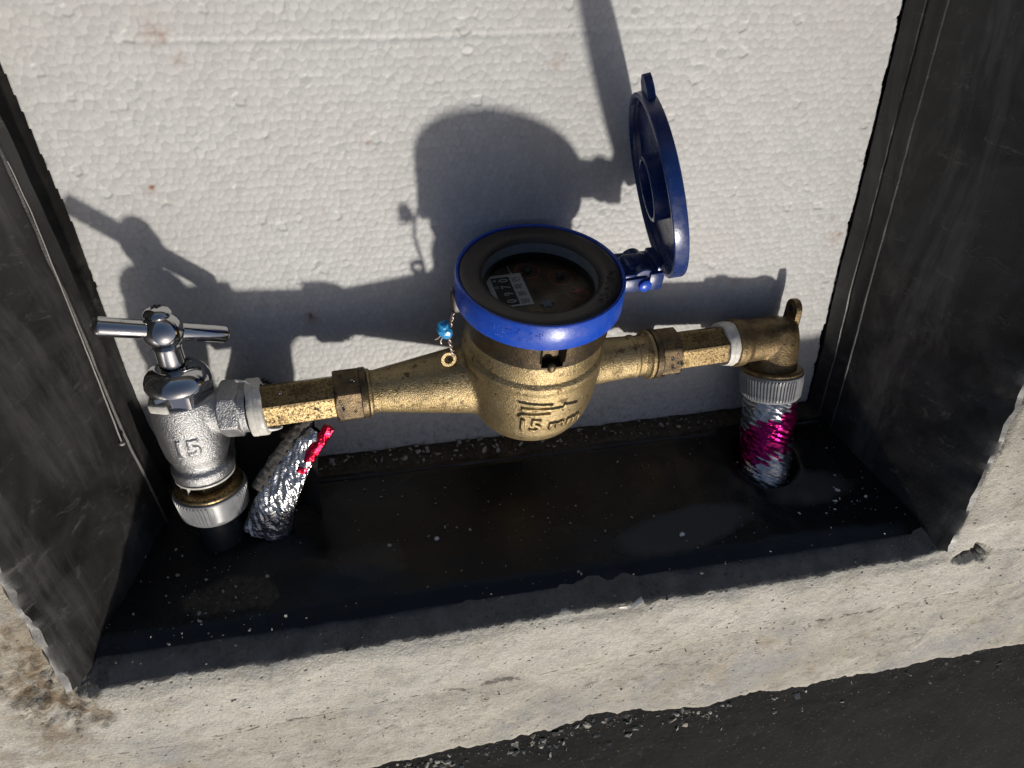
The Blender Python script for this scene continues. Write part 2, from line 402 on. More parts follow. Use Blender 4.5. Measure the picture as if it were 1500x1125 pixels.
def mortar_v(i, j):
    if (i, j) in VA: return VA[i, j]
    x, z = xs[i], zs[j]; dside, db, e = info(i, j); d = max(dside, db)
    h = fbm(x * .02, z * .02, 1.7) * 1.5 + fbm(x * .11, z * .11, 4.0) * .5 + fbm(x * .33, z * .33, 2.0, 3) * .11
    if -300 < z < -178:                         # a trowel ledge running along the apron
        t = z - (-222 + x * .035 + 4 * nz(x * .012, 2.2)); h += 1.0 * math.tanh(t / 1.6) * (.6 + .5 * nz(x * .02, 5.0))
    if z > -60: h *= .4
    if d < 9: h = h * (1 - ss(9, 0, d) * .3) - 1.6 * ss(9, 0, d)
    if d < 0: h -= (-d) * (1.75 if dside > db else 1.30) + abs(fbm(x * .13, z * .13, 7)) * min(1, -d / 5) * .5
    if db > dside and d < -8.0 + 1.2 * fbm(x * .06, 3.9): h -= (-8.0 + 1.2 * fbm(x * .06, 3.9) - d) * 2.6
    r = math.hypot((x - 263) / 11, (z + 176) / 6) + .9 * fbm(x * .12, z * .12, 8)      # broken pocket by the right corner
    if r < 1: h -= 14 * (1 - r) ** .45
    rl = math.hypot((x + 252) / 24, (z + 160) / 44) + .5 * fbm(x * .07, z * .07, 3)    # crumbling left corner
    if rl < 1: h -= 7 * (1 - rl) + 2.4 * fbm(x * .25, z * .25, 5, 3)
    if e < 8: h -= 6.5 * ss(8, -6, e)
    v = bmA.verts.new((x, GY - h, z))
    wob = 1.6 * fbm(x * .12, z * .12, 6)
    v[darken_l] = max(ss(1.2, -1.6, d + wob) * (1 if db > dside - 6 else .55), 1.0 * ss(1.0, .75, r), .75 * ss(14, -2, x - 236 + 10 * fbm(x * .05, z * .05, 2)) * ss(18, 0, d) * (1 if x > 150 else 0) * ss(-172, -150, z))  # mortar colour darker inside the lip, along the right edge, in the pocket
    v[soil_l] = max(ss(1.25, .5, rl), .8 * ss(26, 0, abs(x + 262) + 12 * fbm(x * .04, z * .04, 9)) * ss(-235, -200, z), .55 * ss(.05, .4, fbm(x * .018, z * .03, 11)) * ss(-150, -215, x))
    v[paint_l] = ss(-228, -206, z - x * .035 + 8 * fbm(x * .03, z * .03, 12)) * (1 if z < -150 else 0)
    tl = z - (-222 + x * .035 + 4 * nz(x * .012, 2.2)) + 1.6 * fbm(x * .07, 3.3)
    v[crack_l] = math.exp(-(tl / (1.3 + 5 * max(0, nz(x * .013, 8.1)))) ** 2) if -300 < z < -178 else 0
    VA[i, j] = v; return v
def asphalt_v(i, j):
    if (i, j) in VC: return VC[i, j]
    x, z = xs[i], zs[j]; h = -2.6 + fbm(x * .02, z * .02, 1.7) * 1.0 + fbm(x * .09, z * .09, 3.3) * .7 + fbm(x * .4, z * .4, 2.0, 3) * .35
    v = bmC.verts.new((x, GY - h, z)); VC[i, j] = v; return v
for i in range(len(xs) - 1):
    for j in range(len(zs) - 1):
        c = ((i, j), (i + 1, j), (i + 1, j + 1), (i, j + 1)); I = [info(*k) for k in c]
        sd = sum(k[0] for k in I) / 4; db = sum(k[1] for k in I) / 4; ee = sum(k[2] for k in I) / 4
        if ee < 24: bmC.faces.new([asphalt_v(*k) for k in c])
        if ee < -8: continue
        if max(sd, db) < 0 and (sd < -9.5 and db < -14.5): continue
        if sd < -9.5 and db < -14.5: continue
        if db < sd and sd < -9.5: continue
        bmA.faces.new([mortar_v(*k) for k in c])
part("mortar_apron", bmA, M["mortar"], base=(0, GY, -240), smooth=180, kind="structure")
part("asphalt_ground", bmC, M["asphalt"], base=(0, GY, -330), smooth=180, kind="structure")

# ================================================================== METER BOX (black plastic lining)
mb = thing("meter_box", "open black plastic meter box set in the ground with dusty sloping sides", "meter box", (0, 47, 0))
def floor_z(y): return -135 - .268 * (47 - y)
def wall_grid(bm, P, nu, nv, disp):
    """P(u,v) -> Vector ; disp(u,v,p) small offset vector"""
    V = [[bm.verts.new(P(u / nu, v / nv) + disp(u / nu, v / nv)) for v in range(nv + 1)] for u in range(nu + 1)]
    for a in range(nu):
        for b in range(nv): bm.faces.new((V[a][b], V[a + 1][b], V[a + 1][b + 1], V[a][b + 1]))
def right_x(y, z):   # inner face of right wall
    return 203.5 - .0614 * (z + 138) + (46 - y) * .3
def left_x(y, z):
    return -198 - .0909 * (z + 138) * (1 if z > -138 else 1) * min(1, max(0, (y + 65) / 111)) - (46 - y) * .385
def mk_wall(side):
    bm = bmesh.new(); X = right_x if side > 0 else left_x
    if side > 0: ys = [(67, 9), (55, 8), (46, 4), (45, 0), (35.4, 0), (35, 1.1), (34.2, 1.1), (33.8, .4), (25.8, .4), (25.4, -.6), (24.4, -.6), (24, 0), (10, 0), (-5, 0), (-20, 0), (-35, 0), (-50, 0), (-62, 0), (-66, .6), (-67, 2.5), (-64, 5)]
    else:        ys = [(67, 9.5), (47, 9), (39, 9), (38, 8.4), (33, .6), (32.4, 0), (24, 0), (23.6, -.9), (22.8, -.9), (22.4, 0), (8, 0), (-8, 0), (-24, 0), (-40, 0), (-52, 0), (-62, 0), (-66, .8), (-67, 3), (-64, 6)]
    zz = list(np.linspace(-168, 214, 150)); rows = []
    for z in zz:
        row = []
        for k, (y, off) in enumerate(ys):
            yy = y
            if side < 0 and 20 < y < 47: yy = y - (6.0 if y < 36 else 3.0) * max(0, min(1, (40 - z) / 130))   # left seam drifts towards the viewer lower down
            wob = fbm(z * .018, y * .03, 3 * side) * 1.0 + (fbm(z * .15, y * .2, side) * .25)
            if y < -60: wob += fbm(z * .06, y, 5) * 1.8
            row.append(bm.verts.new((X(yy, z) + side * (off + wob), yy + (fbm(z * .07, 9.0 * side) * 1.1 if y < -60 else 0), z)))
        rows.append(row)
    for a, b in zip(rows, rows[1:]):
        for k in range(len(ys) - 1): bm.faces.new((a[k], a[k + 1], b[k + 1], b[k]))
    bmesh.ops.recalc_face_normals(bm, faces=bm.faces)
    return part("side_wall", bm, M["plastic"], mb, smooth=35)
wl = mk_wall(-1); wr = mk_wall(1)
# floor slab with two pipe holes
HOLES = [((154.6, 7), 20)]
bm = bmesh.new()
fx = list(np.arange(-250, 251, 2.5)); fy = list(np.arange(-51, 69, 2.38))
G = {}
dust_l = bm.verts.layers.float.new("dust"); silt_l = bm.verts.layers.float.new("silt")
for i, x in enumerate(fx):
    for j, y in enumerate(fy):
        z = floor_z(y) + fbm(x * .012, y * .02, 2) * .9 + fbm(x * .06, y * .06, 6) * .25
        z += 4.5 * math.exp(-((x + 118) / 26) ** 2 - ((y + 24) / 15) ** 2)        # blister in the lining
        z += 2.0 * math.exp(-((x + 96) / 20) ** 2 - ((y + 30) / 10) ** 2)
        z += 5.0 * math.exp(-(math.hypot(x - 154, y - 3) / 30) ** 2) * (1 + .35 * fbm(x * .09, y * .09, 4))   # silt heaped round the riser
        if y < -44: z -= 4.2 * ss(-44, -51, y) + .8 * fbm(x * .07, 2.2)
        if y > 32.0: z += 2.2 + fbm(x * .1, y * .1, 1) * .9                           # ledge under the foam
        yy = y
        for (hx, hy), hr in HOLES:
            d = math.hypot(x - hx, y - hy)
            if d < hr + 6: z -= 2.2 * max(0, min(1, (hr + 6 - d) / 6))
        v = G[i, j] = bm.verts.new((x, yy, z))
        if y > 47.5: v.co.z -= 3.0
        v[dust_l] = max(ss(1.2, .5, math.hypot((x - 86 - (y + 30) * 1.2) / 46, (y + 30) / 15)), .8 * ss(1.2, .4, math.hypot((x - 172) / 34, (y + 16) / 14)), .5 * ss(1.2, .4, math.hypot((x + 96) / 24, (y + 26) / 15)))
        v[silt_l] = max(ss(29, 36, y) * .95, .7 * ss(1.2, .3, math.hypot((x + 170) / 40, (y + 32) / 16)), .3 * ss(1.2, .3, math.hypot((x - 15) / 26, (y + 36) / 10)))
for i in range(len(fx) - 1):
    for j in range(len(fy) - 1):
        x, y = fx[i] + 1.2, fy[j] + 1.2
        bm.faces.new((G[i, j], G[i + 1, j], G[i + 1, j + 1], G[i, j + 1]))
for (hx, hy), hr in HOLES:
    for v in bm.verts:
        d = math.hypot(v.co.x - hx, v.co.y - hy)
        if d < hr - 3: v.co.z -= 9
        elif d < hr: v.co.z -= 9 * (hr - d) / 3
part("bottom_wall", bm, M["floor"], mb, smooth=60)
bm = bmesh.new()                                # raised seam along the floor, in front of the ledge
pts = [(x, 31.2 + .4 * nz(x * .02, 5), floor_z(31.2) + .5 + fbm(x * .012, .624, 2) * .9 + .2 * nz(x * .1, 8)) for x in np.arange(-205, 206, 4)]
tube(bm, pts, 1.0, 8); part("seam_rib", bm, M["plastic"], mb)
bm = bmesh.new()                                # back of the box behind the foam
wall_grid(bm, lambda u, v: Vector((-245 + 470 * u, 67, -150 + 372 * v)), 10, 10, lambda u, v: Vector((0, fbm(u * 7, v * 7) * .5, 0)))
part("back_wall", bm, M["plastic"], mb)
bm = bmesh.new()                                # far end of the box, outside the picture
wall_grid(bm, lambda u, v: Vector((-235 + 460 * u, 49 - 114 * v, 196 + 16 * v)), 12, 6, lambda u, v: Vector((0, 0, fbm(u * 9, v * 4) * .8)))
part("end_wall", bm, M["plastic"], mb)
bm = bmesh.new()                                # thin pale line down the left seam, blob at its lower end
pts = []
for z in np.arange(60, -84, -3.0):
    y = 23.2 - 6.0 * max(0, min(1, (40 - z) / 130)) - max(0, (40 - z) / 124) * 5.5
    pts.append((left_x(y, z) + 1.3 + .25 * nz(z * .1, 4), y, z))
tube(bm, pts, [0.2 + .22 * (i / len(pts)) for i in range(len(pts))], 6)
sphere(bm, pts[-1], 1.5, 1, 1, .8); part("pale_line", bm, M["thread"], mb)

# ================================================================== FOAM SHEET
X0, X1, Z0, Z1, ST = -232.0, 208.0, -140.0, 196.0, 0.6
nx = int((X1 - X0) / ST); nzr = int((Z1 - Z0) / ST)
gx, gz = np.meshgrid(X0 + np.arange(nx + 1) * ST, Z0 + np.arange(nzr + 1) * ST, indexing='ij')
rs = np.random.RandomState(3)
CELL = 3.7
cxn, czn = int((X1 - X0) / CELL) + 6, int((Z1 - Z0) / CELL) + 6
jx = rs.uniform(-.30, .30, (cxn, czn)); jz = rs.uniform(-.30, .30, (cxn, czn))
px = X0 + (np.arange(cxn)[:, None] - 2 + jx + .5 * (np.arange(czn)[None, :] % 2)) * CELL
pz = Z0 + (np.arange(czn)[None, :] - 2 + jz) * CELL
off = rs.normal(0, .026, (cxn, czn)); tx = rs.normal(0, .011, (cxn, czn)); tz = rs.normal(0, .011, (cxn, czn)); tone = rs.uniform(0, 1, (cxn, czn))
glint = rs.uniform(0, 1, (cxn, czn)) < .03; tx[glint] += rs.normal(0, .07, glint.sum()); tz[glint] += rs.normal(0, .07, glint.sum())
rad = rs.uniform(.0, 2.0, (cxn, czn))            # power-diagram weights: uneven bead sizes
off[rs.uniform(0, 1, off.shape) < .012] -= .35     # beads torn out
gi = ((gx - X0) / CELL).astype(int) + 2; gj = ((gz - Z0) / CELL).astype(int) + 2
f1 = np.full(gx.shape, 1e9); f2 = f1.copy(); hh = np.zeros(gx.shape); tn = hh.copy(); cdist = hh.copy()
for a in range(-2, 3):
    for b in range(-2, 3):
        ii = np.clip(gi + a, 0, cxn - 1); jj = np.clip(gj + b, 0, czn - 1)
        dx = gx - px[ii, jj]; dz = gz - pz[ii, jj]
        d = np.maximum(dx * dx + dz * dz - rad[ii, jj] * 2.2, -9)
        near = d < f1
        f2 = np.where(near, f1, np.minimum(f2, d)); f1 = np.where(near, d, f1)
        hv = off[ii, jj] + tx[ii, jj] * dx + tz[ii, jj] * dz - .017 * (dx * dx + dz * dz)
        hh = np.where(near, hv, hh); tn = np.where(near, tone[ii, jj], tn)
seam = np.clip(1 - (f2 - f1) / 3.4, 0, 1) ** 1.6
height = hh * 1.0 - .11 * seam
zl = 99.7 + .9 * np.sin(gx * .02)
height -= .20 * np.exp(-((gz - zl) / 1.1) ** 2) * ((gx > -170) & (gx < 90))
# ragged sides and the big slow waves
RN = rs.uniform(0, 1, 400); RN2 = rs.uniform(0, 1, 400)
rag = lambda z, s: 1.7 * np.interp((z + 150) / 4.3 + s, np.arange(400), RN) ** 3 + .6 * np.interp((z + 150) / 1.7, np.arange(400), RN2)
rx = 203.5 - .0614 * (gz + 138) + 1.0 - rag(gz, 1.0)
lx = -213.8 - .075 * np.maximum(gz - 20, 0) + rag(gz, 2.2) * .25
bx = rs.uniform(0, 1, gx.shape)
stain = np.zeros(gx.shape)
def field(step):
    n = rs.uniform(0, 1, (int((X1 - X0) / step) + 3, int((Z1 - Z0) / step) + 3)); u = (gx - X0) / step; v = (gz - Z0) / step
    i, j = u.astype(int), v.astype(int); fu, fv = u - i, v - j; fu = fu * fu * (3 - 2 * fu); fv = fv * fv * (3 - 2 * fv)
    return (n[i, j] * (1 - fu) + n[i + 1, j] * fu) * (1 - fv) + (n[i, j + 1] * (1 - fu) + n[i + 1, j + 1] * fu) * fv
FLD = .5 * field(2.6) + .5 * field(1.2)
def spot(x, z, r, s, ecc=1.0):
    global stain
    d = np.hypot((gx - x) * ecc, gz - z) / r + 1.1 * (FLD - .5)
    stain = np.maximum(stain, s * np.clip(1 - d, 0, 1) ** 1.3)
for a in [(-155, 101.6, 3.6, .7), (-157, 103, 8, .35), (-175.1, 38.1, 1.9, 1.0, .8), (-176.5, 36.3, 4.5, .25), (-114.4, -35.7, 4.4, .95), (-113, -36.5, 8, .35),
          (-74.6, 53.8, 2.2, .6), (14.3, 86.1, 3, .4, .6), (16, 88, 6, .15), (190.3, -11.2, 4, .7), (183.5, -.3, 2.4, .5), (188, -12, 7, .3), (-150, 92, 4, .25), (130.6, -34.9, 5.5, .22), (-100, 22, 2, .3), (-186, 8, 2, .3),
          (-120, -84, 3, .5), (60, -120, 2.5, .5), (-98, -128, 3, .5), (-136, -28, 3, .35)]: spot(*a)
dirt = np.clip((-98 - gz) / 36, 0, 1) * .45 + np.clip((-30 - gz) / 90, 0, 1) * .05
yv = 47 - height
bmv = np.stack([gx, yv, gz], -1).reshape(-1, 3)
keep = (gx < rx) & (gx > lx)
k4 = keep[:-1, :-1] & keep[1:, :-1] & keep[1:, 1:] & keep[:-1, 1:]
idx = np.arange(gx.size).reshape(gx.shape)
quads = np.stack([idx[:-1, :-1], idx[1:, :-1], idx[1:, 1:], idx[:-1, 1:]], -1)[k4]
used = np.unique(quads); remap = -np.ones(gx.size, int); remap[used] = np.arange(used.size)
quads = remap[quads]; V = bmv[used]
# close the torn rim with a skirt going down to the back of the sheet
edges = np.concatenate([quads[:, [0, 1]], quads[:, [1, 2]], quads[:, [2, 3]], quads[:, [3, 0]]])
key = np.sort(edges, 1); _, inv, cnt = np.unique(key, axis=0, return_inverse=True, return_counts=True)
be = edges[cnt[inv.ravel()] == 1]
bvs = np.unique(be); bm_ = {v: len(V) + i for i, v in enumerate(bvs)}
VB_ = V[bvs].copy(); VB_[:, 1] = 66
sk = np.array([[a, bm_[a], bm_[b], b] for a, b in be])
allv = np.concatenate([V, VB_]); allq = np.concatenate([quads, sk])
fb = w((0, 47, 0))
wv = np.stack([allv[:, 0], allv[:, 2], -(allv[:, 1] - GY)], -1) * .001 - np.array(fb)
me = bpy.data.meshes.new("foam_sheet")
me.vertices.add(len(wv)); me.vertices.foreach_set("co", wv.astype(np.float32).ravel())
me.loops.add(allq.size); me.loops.foreach_set("vertex_index", allq.astype(np.int32).ravel())
me.polygons.add(len(allq)); me.polygons.foreach_set("loop_start", np.arange(0, allq.size, 4, dtype=np.int32))
me.update(calc_edges=True); me.validate()
for nm_, arr in (("stain", stain), ("dirt", dirt), ("bead", tn), ("seam", seam)):
    at = me.attributes.new(nm_, 'FLOAT', 'POINT'); full = np.zeros(len(wv), np.float32); full[:len(V)] = arr.reshape(-1)[used]
    at.data.foreach_set("value", full)
me.materials.append(M["foam"]); me.shade_smooth()
fo = bpy.data.objects.new("foam_sheet", me); COL.objects.link(fo); fo.location = fb
if sum(p.normal.z for p in me.polygons[:400]) < 0: me.flip_normals()
fo["label"] = "white beaded polystyrene foam sheet behind the brass water meter"; fo["category"] = "foam sheet"

# ================================================================== WATER METER
Dc = Vector((.43, 2, 2.73)); AX = Vector((.01, -.19, 1)).normalized()
FD = frame(Dc, AX, (1, .09, 0))               # dial frame: local x right, y back, z out of the dial
wm = thing("water_meter", "brass water meter with blue ring and its blue lid standing open", "water meter", pipe_axis(0))
PROF = [(0, -103.5), (9, -103), (17, -101), (24, -97), (29.8, -91), (33.6, -83), (35.7, -73), (36.6, -61), (37, -50), (36.8, -45.5), (35.6, -43.5), (35.2, -41), (35.2, -31.0), (30.5, -30.8), (30.5, -24)]
def prof_r(h):
    for (r0, h0), (r1, h1) in zip(PROF, PROF[1:]):
        if h0 <= h <= h1: return r0 + (r1 - r0) * (h - h0) / (h1 - h0)
    return 35
# body
def pdir(): return (pipe_axis(1) - pipe_axis(0)).normalized()
PD = pdir()
FP = lambda x: frame(pipe_axis(x), PD, (0, 0, 1))
bm = bmesh.new(); lathe(bm, PROF, FD, 96)
def conic(x0, r0, x1, r1):
    L = (x1 - x0) / PD.x; lathe(bm, [(r0, 0), (r1, L)], FP(x0), 48)
conic(-88, 10.8, -6, 23.5); conic(8, 14.5, 69, 11.6)
bm = remesh(bm, .9, 30, .5)
lathe(bm, [(35, -42.2), (35.9, -42.4), (37.3, -44.2), (37.5, -46.5), (36.9, -49.5), (36, -51)], FD, 96)
conic(-89.5, 12.4, -86.5, 12.4); conic(-86.6, 11.6, -85, 11.4)
lathe(bm, [(11.6, 0), (13.2, 2.5), (14.4, 3.4), (14.4, 5.2), (13.0, 6.2)], FP(65.5), 48)
lathe(bm, [(11.9, 0), (12.6, 1), (12.6, 2.4), (11.9, 3.2)], FP(59), 48)
# parting line along the top of the long spigot
tube(bm, [pipe_axis(x) + Vector((0, 3 + (x + 86) * .02, 10.6 + (x + 86) * .098)) for x in range(-86, -36, 6)], .55, 6)
def on_bowl(u0, h0, tilt=0.0, thick=1.0):
    def f(co):
        h = h0 + co.y + tilt * co.x; r = prof_r(h) + co.z * thick
        a = -math.pi / 2 + (u0 + co.x) / 36.5
        return FD @ Vector((r * math.cos(a), r * math.sin(a), h))
    return f
def word_on(bm, txt, size, u0, h0, depth=2.2, sx=1.0, tilt=0.0):
    me_ = text_mesh(txt, size, depth, bold=.3 if txt == "15" else .08); b2 = bmesh.new(); b2.from_mesh(me_)
    bmesh.ops.triangulate(b2, faces=b2.faces); bmesh.ops.subdivide_edges(b2, edges=[e for e in b2.edges if e.calc_length() > 2.2], cuts=2)
    for v in b2.verts: v.co.x *= sx
    b2.to_mesh(me_); b2.free(); add_mesh(bm, me_, on_bowl(u0, h0, tilt)); bpy.data.meshes.remove(me_)
word_on(bm, "15", 14.0, -11, -71.5, 3.0, sx=1.0); word_on(bm, "mm", 12.0, 9.0, -71.4, 3.0, sx=1.1)
def plate_on(bm, pts, u0, h0, depth=2.0):
    b2 = bmesh.new()
    poly(b2, pts, Matrix.Identity(4), -depth / 2, depth / 2)
    bmesh.ops.triangulate(b2, faces=b2.faces); bmesh.ops.subdivide_edges(b2, edges=[e for e in b2.edges if e.calc_length() > 2.0], cuts=5)
    me_ = bpy.data.meshes.new("t"); b2.to_mesh(me_); b2.free(); add_mesh(bm, me_, on_bowl(u0, h0)); bpy.data.meshes.remove(me_)
for pts in ([(-13, 4.6), (3, 3.2), (1, 1.8), (-11, 2.6)], [(-11, .8), (8, .2), (8, 1.8), (16, -.7), (8, -3), (8, -1.2), (-11, -1.2)], [(-13, -5.4), (1, -4.2), (2.4, -2.8), (-11, -3.4)]):
    plate_on(bm, [(x_ * 1.12, y_ * 1.12) for x_, y_ in pts], -3.2, -58.0, 2.8)
bm = remesh(bm, .42, 1, .4)
body = part("body", bm, M["brass"], wm, smooth=180)
# bronze collar with its notch
bm = bmesh.new()
def notch(r, h, a):
    d = abs((a - 4.62 + math.pi) % (2 * math.pi) - math.pi)
    deep = 5.0 if (d < .15 - .003 * max(0, -h - 20) and h > -28.6) else 0
    return r - deep
lathe(bm, [(32, -30.6), (36.2, -30.6), (36.9, -30.0), (37.0, -28.8), (37.0, -28.5), (37.1, -26), (37.2, -20), (37.6, -13.0), (32, -13.0)], FD, 240, notch)
part("collar", bm, M["collar"], wm, smooth=35)
bm = bmesh.new()                                  # locating stud below the notch
a0 = 4.62; p0 = FD @ Vector((36.4 * math.cos(a0), 36.4 * math.sin(a0), -29.2))
sphere(bm, p0, 2.3, 1, .8, 1.25); part("stud", bm, M["bronze"], wm)
# blue ring
bm = bmesh.new()
ring(bm, [(41.2, -13.6), (41.6, -12.9), (41.5, -7), (41.3, -.6), (40.9, .3), (40.2, .5), (39.6, .1), (39.4, -.8), (39.2, -4), (38.4, -13.0), (38.6, -13.8)], FD, 160)
ri = part("lid_ring", bm, M["blue"], wm, smooth=50)
bm = bmesh.new()                                  # worn moulded lettering on the ring: small raised bars
rg = random.Random(5)
for k in range(46):
    a = 3.82 + rg.uniform(0, .62); h = -3.2 - rg.uniform(0, 6.2)
    c = FD @ Vector((41.45 * math.cos(a), 41.45 * math.sin(a), h))
    F = frame(c, FD.to_3x3() @ Vector((math.cos(a), math.sin(a), 0)), AX) @ Matrix.Rotation(rg.choice([0, math.pi / 2, .6]), 4, 'Z')
    box(bm, F, (rg.uniform(.8, 1.8), .45, .4), .12, 1)
part("moulded_mark", bm, M["blue"], ri, kind="stuff")
# bezel, inner rings, glass and dial
bm = bmesh.new()
ring(bm, [(39.3, -6), (39.25, -.6), (38.8, -.1), (36.5, .35), (35.4, .2), (33, .2), (30.6, -.3), (29.4, -1.0), (28.4, -2.2), (28.2, -3.2), (33, -6)], FD, 128)
bz = part("bezel", bm, M["bezel"], wm, smooth=50)
bm = bmesh.new()
rg = random.Random(9)
for k in range(34):                               # scuffed embossing on the right of the bezel
    a = rg.uniform(-.95, -.2); r = rg.uniform(31.5, 36.0)
    F = frame(FD @ Vector((r * math.cos(a), r * math.sin(a), .3)), AX, (math.cos(a), math.sin(a), 0)) @ Matrix.Rotation(rg.choice([0, 1.57, .5]), 4, 'Z')
    box(bm, F, (rg.uniform(.8, 2.0), .4, .35), .1, 1)
part("moulded_mark", bm, M["bezel"], bz, kind="stuff")
bm = bmesh.new(); ring(bm, [(29.2, -3.0), (28.15, -3.0), (27.6, -8.2), (28.8, -8.6)], FD, 96); part("inner_ring", bm, M["greywall"], wm)
bm = bmesh.new(); ring(bm, [(28.6, -8.7), (26.8, -8.7), (26.5, -13.4), (28.6, -13.6)], FD, 96); part("dial_wall", bm, M["blackin"], wm)
bm = bmesh.new(); lathe(bm, [(0, -8.3), (27.2, -8.3), (27.4, -8.5), (27.4, -9.4), (27.2, -9.6), (0, -9.6)][::-1], FD, 64); part("glass", bm, M["glass"], wm, smooth=30)
bm = bmesh.new(); lathe(bm, [(0, -14.4), (26.6, -14.4), (26.6, -13.2), (0, -13.2)], FD, 64); dl = part("dial", bm, M["dial"], wm, smooth=30)
def flat(pts, h0, h1, mat, name, parent):
    b = bmesh.new(); poly(b, pts, FD, h0, h1); return part(name, b, mat, parent, smooth=None)
def rect(x0, y0, x1, y1): return [(x0, y0), (x1, y0), (x1, y1), (x0, y1)]
flat(rect(-23.2, -8, -4.6, 17.2), -13.2, -12.9, M["labelwhite"], "register_plate", dl)
flat(rect(-20.8, -6.8, -11.4, 14.9), -12.9, -12.65, M["ink"], "counter_window", dl)
flat(rect(-3.9, -14, -2.6, 14), -13.2, -12.8, M["blackin"], "groove", dl)
flat(rect(-9.6, 16, -8.6, 24), -13.2, -13.0, M["labelwhite"], "printed_line", dl)
def dial_text(txt, size, x, y, h, mat, rot, parent, name="printed_text", sx=1.0):
    me_ = text_mesh(txt, size, .12); b = bmesh.new(); Rm = FD @ Matrix.Translation((x, y, h)) @ Matrix.Rotation(rot, 4, 'Z') @ Matrix.Diagonal((sx, 1, 1, 1))
    add_mesh(b, me_, lambda co: Rm @ co); bpy.data.meshes.remove(me_); return part(name, b, mat, parent, smooth=None)
for ch, yy in zip("0970", (-4.2, 1.4, 6.9, 12.2)): dial_text(ch, 6.8, -14.6, yy, -12.58, M["labelwhite"], math.pi / 2, dl, "digit", .8)
for ch, yy in zip("06", (7.4, 12.6)): dial_text(ch, 3.4, -19.4, yy, -12.58, M["labelwhite"], math.pi / 2, dl, "digit")
for ch, yy in zip("밀봉확인", (-5.0, .8, 6.6, 12.4)): dial_text(ch, 4.6, -8.0, yy, -12.84, M["ink"], math.pi / 2, dl)
def subdial(x, y, r, ang, big):
    b = bmesh.new(); ring(b, [(r, -13.2), (r, -13.0), (r - .5, -13.0), (r - .5, -13.2)], FD @ Matrix.Translation((x, y, 0)), 40); part("sub_dial", b, M["red"], dl)
    b = bmesh.new(); F = FD @ Matrix.Translation((x, y, 0)) @ Matrix.Rotation(ang, 4, 'Z')
    lathe(b, [(big, -12.8), (big, -11.4), (big * .7, -10.9), (0, -10.8)], F, 24); poly(b, [(-.9, 0), (0, r * .85), (.9, 0)], F, -12.6, -12.0)
    part("pointer", b, M["ink"] if big > 1.6 else M["red"], dl, smooth=30)
    for k in range(10):
        pass
subdial(-.4, 18.0, 6.4, 2.3, 2.7); subdial(14.6, 9.6, 6.2, .3, 2.0); subdial(19.0, -4.6, 5.2, 1.3, 1.5)
b = bmesh.new(); F = FD @ Matrix.Translation((1.2, -9.6, 0))
poly(b, [((3.6 if k % 2 == 0 else 2.0) * math.cos(k * math.pi / 6), (3.6 if k % 2 == 0 else 2.0) * math.sin(k * math.pi / 6)) for k in range(12)], F, -13.0, -12.0)
part("leak_star", b, M["star"], dl, smooth=None)
dial_text("m³", 3.6, 3.5, 4.0, -13.1, M["ink"], math.pi / 2, dl); dial_text("x0.1", 2.2, 9.5, 17.0, -13.1, M["ink"], math.pi / 2, dl); dial_text("B  15", 2.6, 8.6, -3.0, -13.1, M["ink"], math.pi / 2, dl)

# open lid
LN = Vector((-.96, .125, -.238)).normalized()      # inner side of the lid faces this way
LC = Vector((50.9, 2, 40.6))                     # centre of the inner rim
FL = frame(LC, LN, (.25, 0, -1))                 # local x points down to the hinge
bm = bmesh.new()
ring(bm, [(42.2, -6.4), (42.6, -5.7), (42.2, -.4), (41.8, 0), (40.4, 0), (40.0, -.4), (39.8, -2.4), (38.4, -2.6), (38.0, -4.6), (36, -5.0), (0.05, -5.0), (0.05, -7.2), (30, -7.2), (38, -7.1), (41, -6.8)], FL, 128)
lid = part("lid", bm, M["shadedblue"], wm, smooth=40)
bm = bmesh.new(); ring(bm, [(15.2, -5.6), (15.0, 1.4), (14.6, 1.8), (13.6, 1.8), (13.2, 1.4), (13.0, -5.6)], FL, 64); part("boss_ring", bm, M["shadedblue"], lid, smooth=40)
bm = bmesh.new(); lathe(bm, [(3.4, -5.6), (3.0, -2.5), (2.4, -2.0), (0, -2.0)], FL, 24); part("boss_pin", bm, M["shadedblue"], lid, smooth=40)
bm = bmesh.new(); ring(bm, [(27.4, -5.6), (27.2, -5.2), (26.2, -5.2), (26.0, -5.6)], FL, 64); part("inner_rib", bm, M["shadedblue"], lid, smooth=40)
bm = bmesh.new(); F = FL @ Matrix.Translation((-44.5, 0, -4.2)); 
poly(bm, [(5, -7), (-1.5, -5.8), (-5.2, -2.6), (-6.2, 0), (-5.2, 2.6), (-1.5, 5.8), (5, 7)], F, -1.5, 1.9); part("thumb_tab", bm, M["shadedblue"], lid, smooth=40)
# hinge
hx = FD.to_3x3() @ Vector((1, 0, 0)); hy = FD.to_3x3() @ Vector((0, 1, 0))
def FH(x, y, z): m = FD.copy(); m.translation = FD @ Vector((x, y, z)); return m
bm = bmesh.new()
box(bm, FH(46.5, 8.2, -6.2), (13, 3.6, 8.4), .8); box(bm, FH(46.5, -8.2, -8.0), (12, 4.2, 8.0), .7); box(bm, FH(43.5, 0, -4.2), (6.5, 18, 4.2), .8)
part("hinge_bracket", bm, M["shadedblue"], wm)
bm = bmesh.new()
box(bm, FH(58.0, 0, -7.6), (8.0, 20, 10.5), .8); box(bm, FH(50, 1, -3.6), (13, 12, 7), 2.2, 3); lathe(bm, [(0, -10), (5.2, -9.6), (5.8, -9), (5.8, 9), (5.2, 9.6), (0, 10)], frame(FD @ Vector((51.5, 1, -6.0)), hy, hx), 32)
box(bm, FH(60.5, 0, -2.0), (5.0, 17, 5.0), .8)
